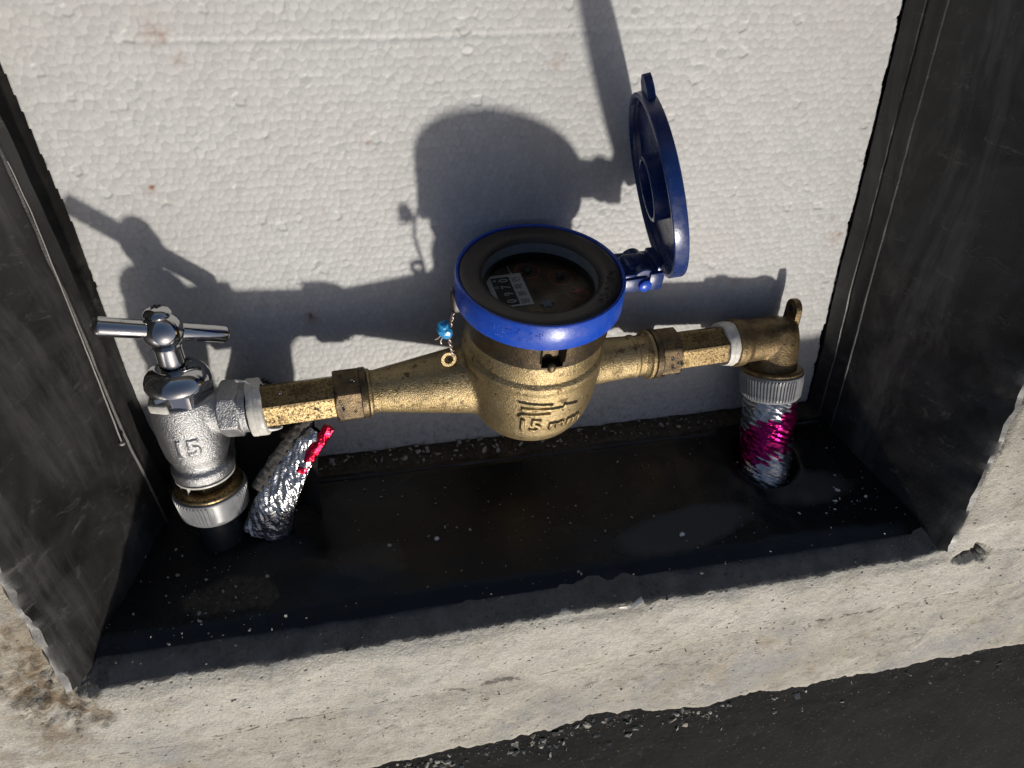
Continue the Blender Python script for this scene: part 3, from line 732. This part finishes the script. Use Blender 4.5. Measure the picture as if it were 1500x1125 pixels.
hk = part("hinge_knuckle", bm, M["shadedblue"], wm)
bm = bmesh.new(); lathe(bm, [(0, -.9), (2.4, -.7), (3.3, 0), (3.3, 21), (2.4, 21.6), (0, 21.8)], frame(FD @ Vector((51.6, -11.6, -8.2)), hy, hx), 24); part("hinge_pin", bm, M["blue"], wm, smooth=50)
# seal lugs on the collar and on the body
bm = bmesh.new()
F = frame(FD @ Vector((-40.2, 6, -15.5)), (-1, 0, 0), (0, 0, 1)); box(bm, F, (13, 5.4, 5.4), 1.6, 3); part("seal_lug", bm, M["bezel"], wm)
bm = bmesh.new(); c0 = Vector((-45.4, 7.6, -45.6))
for k in range(1):
    F = frame(c0, (.15, -.95, .1), (1, 0, .2)); lathe_pts = []
    ring(bm, [(4.0, -1), (4.0, 1), (2.4, 1), (2.4, -1)], F, 32)
part("seal_eye", bm, M["brass"], wm)
bm = bmesh.new(); F = frame(FD @ Vector((38.8, -6, -23)), (1, -.4, 0), (0, 0, 1)); box(bm, F, (9, 3.6, 4), 1.0); box(bm, frame(FD @ Vector((40.6, -7, -18)), (1, -.4, 0), (0, 0, 1)), (3.6, 3.4, 3), .8)
part("seal_lug", bm, M["bronze"], wm)

# seal and wire hanging from the lug
sw = thing("lead_seal", "light blue plastic seal on twisted wire at the left of the meter", "seal", (-46.6, 0, -21.8))
bm = bmesh.new()
for s in (0, math.pi):
    pts = []
    A = FD @ Vector((-42.5, 2, -20)); A2 = c0 + Vector((3, -1, 2))
    for i in range(36):
        t = i / 35; p = A.lerp(A2, t) + Vector((-2.4, -2.2, 0)) * math.sin(t * math.pi)
        a = t * 26 + s; pts.append(p + Vector((math.cos(a), math.sin(a), 0)) * .62)
    tube(bm, pts, .5, 6)
part("wire", bm, M["wire"], sw, smooth=180)
bm = bmesh.new()
bmesh.ops.create_icosphere(bm, subdivisions=3, radius=1)
for v in bm.verts:
    p = v.co.copy(); p = Vector((p.x * 3.7, p.y * 3.0, p.z * 5.0)); p += p.normalized() * (fbm(p.x * .45, p.y * .45, p.z * .45, 3) * .9)
    p.rotate(Matrix.Rotation(-.45, 3, 'Y')); v.co = p + Vector((-47.2, -1.0, -23))
part("seal_tag", bm, M["sealblue"], sw, smooth=30)
bm = bmesh.new()
tube(bm, [(-48.5, -2, -26), (-49.8, -2.6, -28.4), (-49.4, -2.6, -29.8)], .4, 6); tube(bm, [(-49, -1.5, -25.5), (-51.2, -2, -27.2), (-52.4, -2, -27.4)], .4, 6)
part("wire_end", bm, M["wire"], sw)

# ================================================================== UNION NUTS AND HEX NIPPLES
def at_x(x): return FP(x)
un = thing("coupling_nut", "dark bronze hex nut joining the long left spigot of the meter", "nut", pipe_axis(-96), "union nuts either side of the meter")
bm = bmesh.new(); L = 17.0
hexbar(bm, 15.0, 0, 13.0, at_x(-105), 1.2, 0, rot=.10)
lathe(bm, [(13.0, 12.9), (13.6, 13.4), (13.6, 16.2), (12.6, 17.2), (11, 17.4)], at_x(-105), 64)
part("nut_body", bm, M["bronze"], un, smooth=28)
un2 = thing("coupling_nut", "stained bronze hex nut on the right-hand outlet of the meter", "nut", pipe_axis(80), "union nuts either side of the meter")
bm = bmesh.new(); lathe(bm, [(12.6, 0), (14.4, .4), (14.6, 3.4), (14.0, 4.2)], at_x(71.3), 64); hexbar(bm, 15.4, 3.6, 15.6, at_x(71.3), 0, 1.1, rot=.12)
bm2 = bm
part("nut_body", bm2, M["bronze"], un2, smooth=28)
hn = thing("pipe_nipple", "tarnished brass hex pipe between the chrome tap and the left nut", "pipe", pipe_axis(-122), "brass hex pipes")
bm = bmesh.new(); hexbar(bm, 12.0, 0, 38, at_x(-143), 0, .0, rot=.0); lathe(bm, [(9, 37), (9, 42)], at_x(-143), 40)
part("hex_pipe", bm, M["brass2"], hn, smooth=25)
hn2 = thing("pipe_nipple", "tarnished brass hex pipe between the right nut and the white tape", "pipe", pipe_axis(100), "brass hex pipes")
bm = bmesh.new(); hexbar(bm, 12.0, 0, 34, at_x(85.5), 0, .0, rot=.0)
part("hex_pipe", bm, M["brass2"], hn2, smooth=25)
def tape(name, x0, x1, R, n, parent, tilt, seed):
    """several overlapping turns of thin tape, slightly uneven"""
    bm = bmesh.new(); rr = random.Random(seed)
    for k in range(n):
        t = k / max(1, n - 1); x = x0 + (x1 - x0) * t
        F = frame(pipe_axis(x), (PD + Vector((rr.uniform(-.05, .05), rr.uniform(-.06, .06), tilt + rr.uniform(-.05, .05)))), (0, 0, 1))
        wd_ = rr.uniform(1.3, 2.1); r = R + rr.uniform(-.5, .6)
        prof = [(R - 3.5, -wd_), (r - .5, -wd_), (r, -wd_ * .6), (r + .1, wd_ * .6), (r - .5, wd_), (R - 3.5, wd_)]
        ring(bm, prof, F, 72)
    for v in bm.verts: v.co += Vector((fbm(v.co.y * .16, v.co.z * .16, seed) * .5, 0, 0)) + (v.co - pipe_axis(v.co.x)).normalized() * fbm(v.co.x * .2, v.co.y * .25, v.co.z * .25 + seed) * .35
    return part(name, bm, M["teflon"], parent, smooth=45)
sealt = thing("sealing_tape", "broad white sealing tape wound round the joint beside the chrome tap", "tape", pipe_axis(-146), "white sealing tape on the joints")
tape("tape_turn", -145.5, -141.5, 14.6, 4, sealt, .02, 3)
bm = bmesh.new()                                   # frayed edge lying on the brass
for k in range(26):
    a = -2.2 + rng.uniform(-.45, .75); x0 = -139.5
    pts = [pipe_axis(x0 + t * rng.uniform(4, 8)) + Vector((0, math.cos(a + t * .25) * (12.4 + .5 * math.sin(t * 3)), math.sin(a + t * .25) * (12.2 + .5 * math.sin(t * 3)))) for t in (0, .35, .7, 1)]
    tube(bm, pts, [.8, .7, .55, .2], 5)
part("frayed_end", bm, M["foamchip"], sealt)
bm = bmesh.new(); tube(bm, [pipe_axis(-148) + Vector((0, 2, 14.5)), pipe_axis(-150) + Vector((-.5, 0, 17.2)), pipe_axis(-147) + Vector((1, -2, 17.5)), pipe_axis(-144) + Vector((2, -4, 15.2))], [.9, .7, .5, .2], 5); part("loose_end", bm, M["teflon"], sealt)
sealt2 = thing("sealing_tape", "narrow white sealing tape wound round the joint beside the elbow", "tape", pipe_axis(121), "white sealing tape on the joints")
tape("tape_turn", 119, 123.4, 13.4, 3, sealt2, .12, 8)

# ================================================================== CHROME ANGLE VALVE
VO = Vector((-177.8, 11.0, -64.2)); VA_ = Vector((-1.0, 6.0, 115)).normalized()
FV = frame(VO, VA_, (1, .07, 0))
av = thing("angle_valve", "chrome angle valve with a T-bar handle at the left end of the pipe", "valve", VO + VA_ * -35)
bm = bmesh.new()
lathe(bm, [(0, -37.5), (14.8, -37.5), (15.6, -36.5), (15.8, -31.5), (14.2, -30), (13.6, -28.6), (14.4, -25.5), (16, -22), (16.9, -12), (16.8, 0), (16.2, 7), (15.6, 10.5), (0, 10.5)], FV, 64)
SX = FP(-176); SX.translation = VO + VA_ * 1.0
bm2 = bmesh.new(); FS = frame(VO, (pipe_axis(-143) - VO), (0, 0, 1))
lathe(bm, [(11, 2), (11, 20)], FS, 48)
bm = remesh(bm, .8, 10)
hexbar(bm, 15.2, 17.5, 27.5, FS, .9, .9, rot=.40)
lathe(bm, [(12.6, 28), (12.6, 31)], FS, 40)
def on_valve(txt, size, u0, h0):
    me_ = text_mesh(txt, size, 3.0, bold=.35); b2 = bmesh.new(); b2.from_mesh(me_); bmesh.ops.triangulate(b2, faces=b2.faces)
    bmesh.ops.subdivide_edges(b2, edges=[e for e in b2.edges if e.calc_length() > 2.0], cuts=2); b2.to_mesh(me_); b2.free()
    def f(co):
        a = -math.pi / 2 + (u0 + co.x) / 16.5; h = h0 + co.y
        r = 16.0 - max(0, -h - 12) * .09 + co.z; return FV @ Vector((r * math.cos(a), r * math.sin(a), h))
    add_mesh(bm, me_, f); bpy.data.meshes.remove(me_)
on_valve("15", 13.0, -1.0, -12.0)
bm = remesh(bm, .42, 3, .45)
part("valve_body", bm, M["chromecast"], av, smooth=180)
bm = bmesh.new(); hexbar(bm, 16.0, 9.5, 17.5, FV, 0, .9, rot=.15)
lathe(bm, [(15.2, 16.6), (15.6, 18), (15.2, 20.5), (14.0, 23), (11.8, 25.2), (9.2, 26.4), (8.4, 26.6), (8.2, 25.8), (7.2, 25.8)], FV, 64)
part("bonnet", bm, M["chrome"], av, smooth=30)
bm = bmesh.new(); lathe(bm, [(6.2, 25), (6.2, 36.5), (6.8, 38), (6, 39)], FV, 40); part("stem", bm, M["chrome"], av, smooth=40)
HB = FV @ Vector((0, 0, 46))
hd = bmesh.new(); lathe(hd, [(5.6, -8.4)] + [(9.4 * math.cos(a), 9.4 * math.sin(a)) for a in np.linspace(-1.05, 1.2, 22)], frame(HB, VA_, (1, 0, 0)), 48)
part("handle_ball", hd, M["chrome"], av, smooth=60)
TD = (Vector((-146, 20, -27)) - Vector((-194, -6, -3))).normalized()
bm = bmesh.new(); lathe(bm, [(0, -29.5), (2.6, -29.5), (4.0, -28.7), (4.5, -27.5), (4.5, 29), (4.0, 30.2), (2.8, 31), (0, 30.6)], frame(HB, TD, VA_), 40); part("handle_bar", bm, M["chrome"], av, smooth=45)
bm = bmesh.new()
lathe(bm, [(6.0, 8.2), (6.4, 8.6), (6.2, 9.6), (4.8, 11.2), (2.6, 12.1), (0, 12.3)], frame(HB, VA_, (1, 0, 0)), 40); sc = part("handle_screw", bm, M["chrome"], av, smooth=50)
bm = bmesh.new()
for r_ in (.5, .5 + math.pi / 2): box(bm, frame(HB + VA_ * 12.1, VA_, (math.cos(r_), math.sin(r_), 0)), (4.4, 1.0, .7), .1, 1)
part("screw_slot", bm, M["ink"], sc)
bm = bmesh.new(); box(bm, FV @ Matrix.Rotation(-2.15, 4, 'Z') @ Matrix.Translation((16.0, 0, 11.2)) @ Matrix.Rotation(.12, 4, 'X'), (2.0, 11, 4.6), .9, 2); part("tape_flake", bm, M["teflon"], av)

# ---- ribbed white caps with their brass flange (left below the valve, right below the elbow)
def cap_fitting(label, F, hn_top, base, grp, smoothang):
    """F: local z up the pipe, origin at the brass flange's upper face"""
    t = thing("pipe_fitting", label, "pipe fitting", base, grp)
    b = bmesh.new(); hexbar(b, 12.6, 0.0, hn_top, F, 0, 0, rot=.5); part("hex_neck", b, M["brass2"], t, smooth=25)
    b = bmesh.new(); ring(b, [(10, .4), (17.0, .4), (17.7, -.2), (17.9, -1.2), (17.6, -2.2), (10, -2.2)], F, 96); part("flange", b, M["brass2" if hn_top > 5 else "elbow"], t, smooth=50)
    b = bmesh.new()
    def ribs(r, h, a):
        if h > -4.2 or h < -16.2 or r < 16: return r
        d = abs((a - smoothang + math.pi) % (2 * math.pi) - math.pi)
        if d < .42: return r + .5 * (1 - (d / .42) ** 4) if (h + 13) ** 2 / 49 + (d / .42) ** 2 < 1 else r
        return r + (.55 if math.sin(a * 60) > 0 else -.35)
    lathe(b, [(15, -2.1), (17.6, -2.1), (18.5, -2.7), (18.7, -3.6), (18.6, -4.3), (18.2, -8), (17.9, -11), (17.6, -14), (17.6, -15), (17.5, -16.0), (17.4, -17.0), (16.6, -18.2), (13, -18.6)], F, 480, ribs)
    part("ribbed_cap", b, M["cap"], t, smooth=30)
    return t
Fc = frame(VO + VA_ * -45.5, VA_, (1, 0, 0))
cp = cap_fitting("ribbed white cap with brass flange under the chrome angle valve", Fc, 7.2, VO + VA_ * -60, "ribbed white pipe caps", -math.pi / 2 + .5)
bm = bmesh.new(); ring(bm, [(15.3, 6.8), (15.3, 7.8), (12, 7.8), (12, 6.8)], Fc, 64)
for k in range(2):
    a = -1.57 + (k - 2) * .42 + rng.uniform(-.1, .1); p = Fc @ Vector((13.6 * math.cos(a), 13.6 * math.sin(a), 7))
    tube(bm, [p, p - VA_ * rng.uniform(1.5, 3), p - VA_ * rng.uniform(3, 5.5) + Vector((rng.uniform(-1, 1), -.6, 0))], [1.1, .8, .3], 5)
part("thread_tape", bm, M["teflon"], cp)
pl = thing("riser_pipe", "dark grey riser pipe below the left white cap going into the floor", "pipe", (-180, -2, -148))
bm = bmesh.new(); lathe(bm, [(12.5, -20), (12.2, -24), (12.2, -90)], Fc, 40); part("pipe_wall", bm, M["pipegrey"], pl)

# ================================================================== RIGHT ELBOW, CAP, WRAPPED RISER
EC = pipe_axis(154.5); EC.z -= 2.0; EA = Vector((0.2, 9.8, 35)).normalized()
FE = frame(EC, EA, (1, 0, 0)); FX = frame(pipe_axis(123.2), PD, (0, 0, 1))
el = thing("wall_elbow", "old brass elbow with a drilled ear at the right end of the pipe", "elbow", EC)
bm = bmesh.new()
lathe(bm, [(13.6, 0), (14.4, .8), (14.4, 7), (13.0, 9), (12.6, 26), (0, 30)], FX, 48)
lathe(bm, [(14.2, -20), (14.0, -10), (14.2, 0), (13.0, 8), (10, 12.5), (0, 14)], FE, 48)
bm = remesh(bm, .8, 12)
# ear plate
FR = frame(EC + Vector((9.8, 3.5, 6)), Vector((1, .0, 0)), (0, 0, 1))
def earpts():
    pts = [(-10, -7), (10, -6.2)]
    pts += [(12.5 + 6.2 * math.sin(a), -6.2 * math.cos(a)) for a in np.linspace(0, math.pi, 12)][1:-1] + [(10, 6.2), (-10, 7)]
    return pts
poly(bm, earpts(), FR, -1.9, 1.9)
bm = remesh(bm, .5, 3, .45)
# ear left solid; the shade in its hole is a black disc laid on
eb = part("elbow_body", bm, M["elbow"], el, smooth=180)
bm = bmesh.new(); ring(bm, [(3.3, -2.4), (3.3, -1.8), (2.2, -1.6), (2.2, -2.3)], FR @ Matrix.Translation((13.0, 0, 0)), 32); part("ear_rim", bm, M["elbow"], el)
bm = bmesh.new(); lathe(bm, [(2.4, -2.15), (2.4, -1.7)], FR @ Matrix.Translation((13.0, 0, 0)), 24); part("ear_hole_dark", bm, M["ink"], el, smooth=30)
Fc2 = frame(EC + EA * -17.5, EA, (1, 0, 0))
cap_fitting("ribbed white cap with brown flange under the brass elbow", Fc2, 1.5, EC + EA * -35, "ribbed white pipe caps", -math.pi / 2 + .75)
wp = thing("wrapped_riser", "riser pipe wrapped in crinkled silver and magenta foil under the elbow", "insulated pipe", (153.5, -2, -147))
def crease(u, v, seed, ang, lng=12.0, shrt=3.4):
    """long sharp folds running at an angle across a sheet; u, v in mm on the sheet"""
    c_, s_ = math.cos(ang), math.sin(ang); p = u * c_ + v * s_; q = -u * s_ + v * c_
    q += 1.2 * noise.noise(Vector((p * .09, q * .09, seed + 3)))
    n1 = noise.noise(Vector((p / lng, q / shrt, seed))); n2 = noise.noise(Vector((p / (lng * .5), q / (shrt * .55), seed + 9)))
    return (1 - 2.6 * abs(n1)) + .45 * (1 - 2.6 * abs(n2)) + .9 * noise.noise(Vector((u * .07, v * .07, seed + 5)))
bm = bmesh.new(); NS = 120; rows = []
dye_l = bm.verts.layers.float.new("dye")
for i in range(110):
    h = -17.5 - i * .6; row = []
    for k in range(NS):
        a = 2 * math.pi * k / NS; al = a + h * .05
        ph = (al / (2 * math.pi) - h / 17.0 + .05) % 1.0
        r = 14.9 + 1.1 * ph + .62 * crease(al * 15.5, h, 3.0, -.42, 12, 3.2)
        v = bm.verts.new(Fc2 @ Vector((r * math.cos(al), r * math.sin(al), h)))
        band = math.sin(al + 1.75 - (h + 27) * .115)                        # the printed magenta band winds round the pipe
        v[dye_l] = .5 + .5 * band + .55 * noise.noise(Vector(((al * 15.5 * .9 - h * .42) / 9, (h * .9 + al * 6.5) / 2.4, 7)))
        row.append(v)
    rows.append(row)
for A_, B_ in zip(rows, rows[1:]):
    for k in range(NS): bm.faces.new((A_[k], A_[(k + 1) % NS], B_[(k + 1) % NS], B_[k]))
bmesh.ops.recalc_face_normals(bm, faces=bm.faces); part("foil_wrap", bm, M["pinkfoil"], wp, smooth=30)

# ================================================================== PEELED FOIL SLEEVE ON THE LEFT
fs = thing("foil_sleeve", "peeled silver foil insulation sleeve leaning below the left brass pipe", "insulation sleeve", (-156, 0, -146))
A = Vector((-113.2, 6, -77.5)); Bp = Vector((-153, 2, -146))
def sleeve(t): return A.lerp(Bp, t) + Vector((-4.5, -4, 1)) * math.sin(t * math.pi)
def sleeve_bm(t0, t1, wfun, thick, seg, nn, off=(0, 0, 0), a0=0, a1=2 * math.pi, cr=0.0, seed=0, ang=.6):
    b = bmesh.new(); rows = []
    for i in range(nn + 1):
        t = t0 + (t1 - t0) * i / nn; p = sleeve(t) + Vector(off); d = (sleeve(min(1, t + .02)) - sleeve(max(0, t - .02))).normalized()
        v = Vector((0, -1, .35)); v = (v - d * v.dot(d)).normalized(); u = d.cross(v)
        W_ = wfun(t)
        row = []
        for k in range(seg + 1):
            a = a0 + (a1 - a0) * k / seg
            e_ = cr * crease(a * W_ if a < math.pi else (2 * math.pi - a) * W_, t * 86, seed, ang) if cr else 0
            row.append(b.verts.new(p + u * math.cos(a) * (W_ + e_) + v * math.sin(a) * (thick(t) + e_)))
        rows.append(row)
    for r0, r1 in zip(rows, rows[1:]):
        for k in range(seg): b.faces.new((r0[k], r0[k + 1], r1[k + 1], r1[k]))
    bmesh.ops.remove_doubles(b, verts=b.verts, dist=.01); bmesh.ops.recalc_face_normals(b, faces=b.faces); b.normal_update(); return b
wf = lambda t: 3.8 + 8.6 * max(0, min(1, t)) ** .8
th = lambda t: 2.4 + 2.8 * t
b = sleeve_bm(0.05, 1.0, wf, th, 110, 150, cr=.75, seed=9, ang=.95); part("foil_skin", b, M["foil"], fs, smooth=30)
b = sleeve_bm(-.02, .34, lambda t: 2.9, lambda t: 2.0, 40, 60, (3.2, -2.6, -1.8), cr=.45, seed=4, ang=.95); part("red_strip", b, M["redfoil"], fs, smooth=30)
b = sleeve_bm(0.0, .60, lambda t: wf(t) * .8, lambda t: th(t) * .8, 24, 60, (-6.5, 2.5, 2.5))
b.normal_update()
for v in b.verts: v.co += v.normal * (fbm(v.co.x * .6, v.co.y * .6, v.co.z * .6) * 1.1)
part("felt_edge", b, M["felt"], fs, smooth=180)
b = bmesh.new(); rows = []                          # dark felt lining of the sleeve, standing behind the hex pipe
for i in range(40):
    t = i / 39; row = []
    for k in range(26):
        q = k / 25
        x = -117 - 47 * t - 6 * q; y = 9 + 20 * math.sin(min(1, t * 1.6) * math.pi / 2) + 1.6 * fbm(t * 5, q * 4, 3)
        top = -64.5 + 2.2 * fbm(t * 9, 1.0, 2) - 34 * max(0, t - .78) / .22 - 10 * max(0, .12 - t) / .12; bot = floor_z(y) - 1
        row.append(b.verts.new((x + .8 * fbm(t * 7, q * 7, 1), y, top + (bot - top) * q)))
    rows.append(row)
rows2 = [[b.verts.new((v.co.x, v.co.y + 2.2, v.co.z)) for v in row] for row in rows]
for RW, fl in ((rows, 1), (rows2, -1)):
    for r0, r1 in zip(RW, RW[1:]):
        for k in range(25): b.faces.new((r0[k], r0[k + 1], r1[k + 1], r1[k])[::fl])
for i in range(39): b.faces.new((rows[i][0], rows[i + 1][0], rows2[i + 1][0], rows2[i][0]))
for e in (0, -1):
    for k in range(25): b.faces.new((rows[e][k], rows[e][k + 1], rows2[e][k + 1], rows2[e][k]))
bmesh.ops.recalc_face_normals(b, faces=b.faces)
rr = random.Random(12)
for _ in range(46):                                 # loose fibres along its torn top edge
    i = rr.randrange(2, 32); p = rows[i][0].co; tube(b, [p + Vector((0, 1, -1)), p + Vector((rr.uniform(-1.5, 1.5), 1, rr.uniform(.6, 1.8))), p + Vector((rr.uniform(-3, 3), rr.uniform(0, 2), rr.uniform(1.2, 3.6)))], [.28, .22, .1], 4)
part("felt_lining", b, M["blackfelt"], fs, smooth=60)

# ================================================================== GRIT, CRUMBS, SPLASHES, DROPS
def chips(name, n, gen, mat, smin, smax, seed, flatz=.5, label=None):
    rr = random.Random(seed); b = bmesh.new()
    for _ in range(n):
        p = gen(rr); s = smin * (smax / smin) ** (rr.random() ** 2.2)
        m = Matrix.Translation(Vector(p)) @ Matrix.Rotation(rr.uniform(0, 6.3), 4, Vector((rr.uniform(-1, 1), rr.uniform(-1, 1), rr.uniform(-1, 1))).normalized()) @ Matrix.Diagonal((s, s * rr.uniform(.45, 1), s * rr.uniform(.25, flatz), 1))
        r = bmesh.ops.create_icosphere(b, subdivisions=1, radius=.5, matrix=m)
        for v in r["verts"]: v.co += Vector((rr.uniform(-1, 1), rr.uniform(-1, 1), rr.uniform(-1, 1))) * s * .12
    return part(name, b, mat, base=(0, 0, -140), smooth=None, kind="stuff")
def floor_pt(x, y): return (x, y, floor_z(y) + .7 + fbm(x * .012, y * .02, 2) * .9 + (2.2 + fbm(x * .1, y * .1, 1) * .9 if y > 32 else 0))
chips("floor_grit", 420, lambda r: floor_pt(r.uniform(-230, 225), r.uniform(-60, 46)), M["chip"], .35, 2.3, 1)
chips("ledge_grit", 300, lambda r: floor_pt(r.uniform(-160, 190), 33 + 13 * r.random() ** .7), M["chip"], .6, 5.2, 2)
chips("foam_crumbs", 70, lambda r: floor_pt(r.gauss(172, 26), r.gauss(-22, 14)), M["foamchip"], .5, 3.6, 3)
chips("foam_flakes", 60, lambda r: floor_pt(r.gauss(-190, 22), r.gauss(-34, 16)), M["chip"], .8, 5.5, 4)
def apron_pt(r):
    x = r.uniform(-260, 330); z = r.uniform(-292, -180); return (x, GY - fbm(x * .02, z * .02, 1.7) * 1.3 - .6, z)
chips("apron_grit", 420, apron_pt, M["mortar"], .4, 2.0, 5)
def splash_pt(r):
    x = r.uniform(-120, 130) if r.random() < .6 else r.uniform(-200, 420); z = asphalt_edge(x) - abs(r.gauss(0, 14)) - 1; return (x, GY + 2.2 - fbm(x * .02, z * .02, 1.7) * 1.0, z)
chips("cement_splashes", 480, splash_pt, M["mortar"], .7, 6.5, 6, .35)
def lip_pt(r):
    x = r.uniform(-235, 235); d = r.uniform(-8, 0); z = LIP_Z + fbm(x * .011, 1.3) * 2.2 - d; return (x, GY + 1.5 + (-d) * 1.30, z)
chips("lip_grit", 200, lip_pt, M["darkmortar"], .5, 2.4, 7)
for (x, z, lab) in ((46, -171, "larger white tape scrap lying on the front lip of the pit"), (38, -172.5, "smaller white tape scrap lying on the front lip of the pit")):
    b = bmesh.new(); s = 4.6 if x == 46 else 3.2
    box(b, frame((x, GY - .3, z), (.1, -1, .35), (1, .1, .5 if x == 46 else -.3)), (s * 1.7, s * .6, .7), .2, 1)
    for v in b.verts: v.co += Vector((0, fbm(v.co.x * .4, v.co.z * .4) * 1.2, 0))
    part("tape_scrap", b, M["teflon"], base=(x, GY, z), label=lab, cat="tape scrap", group="white tape scraps on the lip")
for (x, y, s, lab) in ((-59, -15.8, 2.9, "round white foam crumb alone on the black floor below the meter"),
                       (83, -34, 3.2, "oval white foam crumb on the black floor right of the meter"),
                       (-86, -16, 3.0, "yellowish crumb on the black floor below the left pipe")):
    b = bmesh.new(); sphere(b, floor_pt(x, y), s * .5, 1, .8, .8, 2)
    for v in b.verts: v.co += Vector((fbm(v.co.x, v.co.y, v.co.z) * .3,) * 3)
    part("foam_crumb", b, M["foamchip" if x != -86 else "chip"], base=floor_pt(x, y), label=lab, cat="crumb")

def drops(name, parent, n, gen, rmin, rmax, seed):
    rr = random.Random(seed); b = bmesh.new()
    for _ in range(n):
        p, nrm = gen(rr); r = rr.uniform(rmin, rmax); F = frame(p, nrm, (.3, .5, .8))
        lathe(b, [(r, -.05), (r * .93, r * .28), (r * .7, r * .52), (r * .35, r * .64), (0, r * .67)], F, 10)
    return part(name, b, M["water"], parent, smooth=180, kind="stuff")
def hexdrop(x0, x1, R):
    def g(r):
        x = r.uniform(x0, x1); a = r.uniform(-math.pi * 1.05, .3); d = Vector((0, math.cos(a), math.sin(a))); 
        t = 1.0
        return pipe_axis(x) + d * (R * .9), d
    return g
def sidedrop(x0, x1, R):
    def g(r):
        x = r.uniform(x0, x1); a = math.pi + r.uniform(-1.2, 1.2); d = Vector((0, math.cos(a), math.sin(a))); return pipe_axis(x) + d * R, d
    return g
drops("water_drops", un, 16, sidedrop(-103, -93, 13.3), .5, 1.1, 1)
drops("water_drops", un2, 24, sidedrop(76, 88, 13.9), .5, 1.2, 2)
drops("water_drops", hn, 12, sidedrop(-140, -108, 10.6), .4, .9, 3)
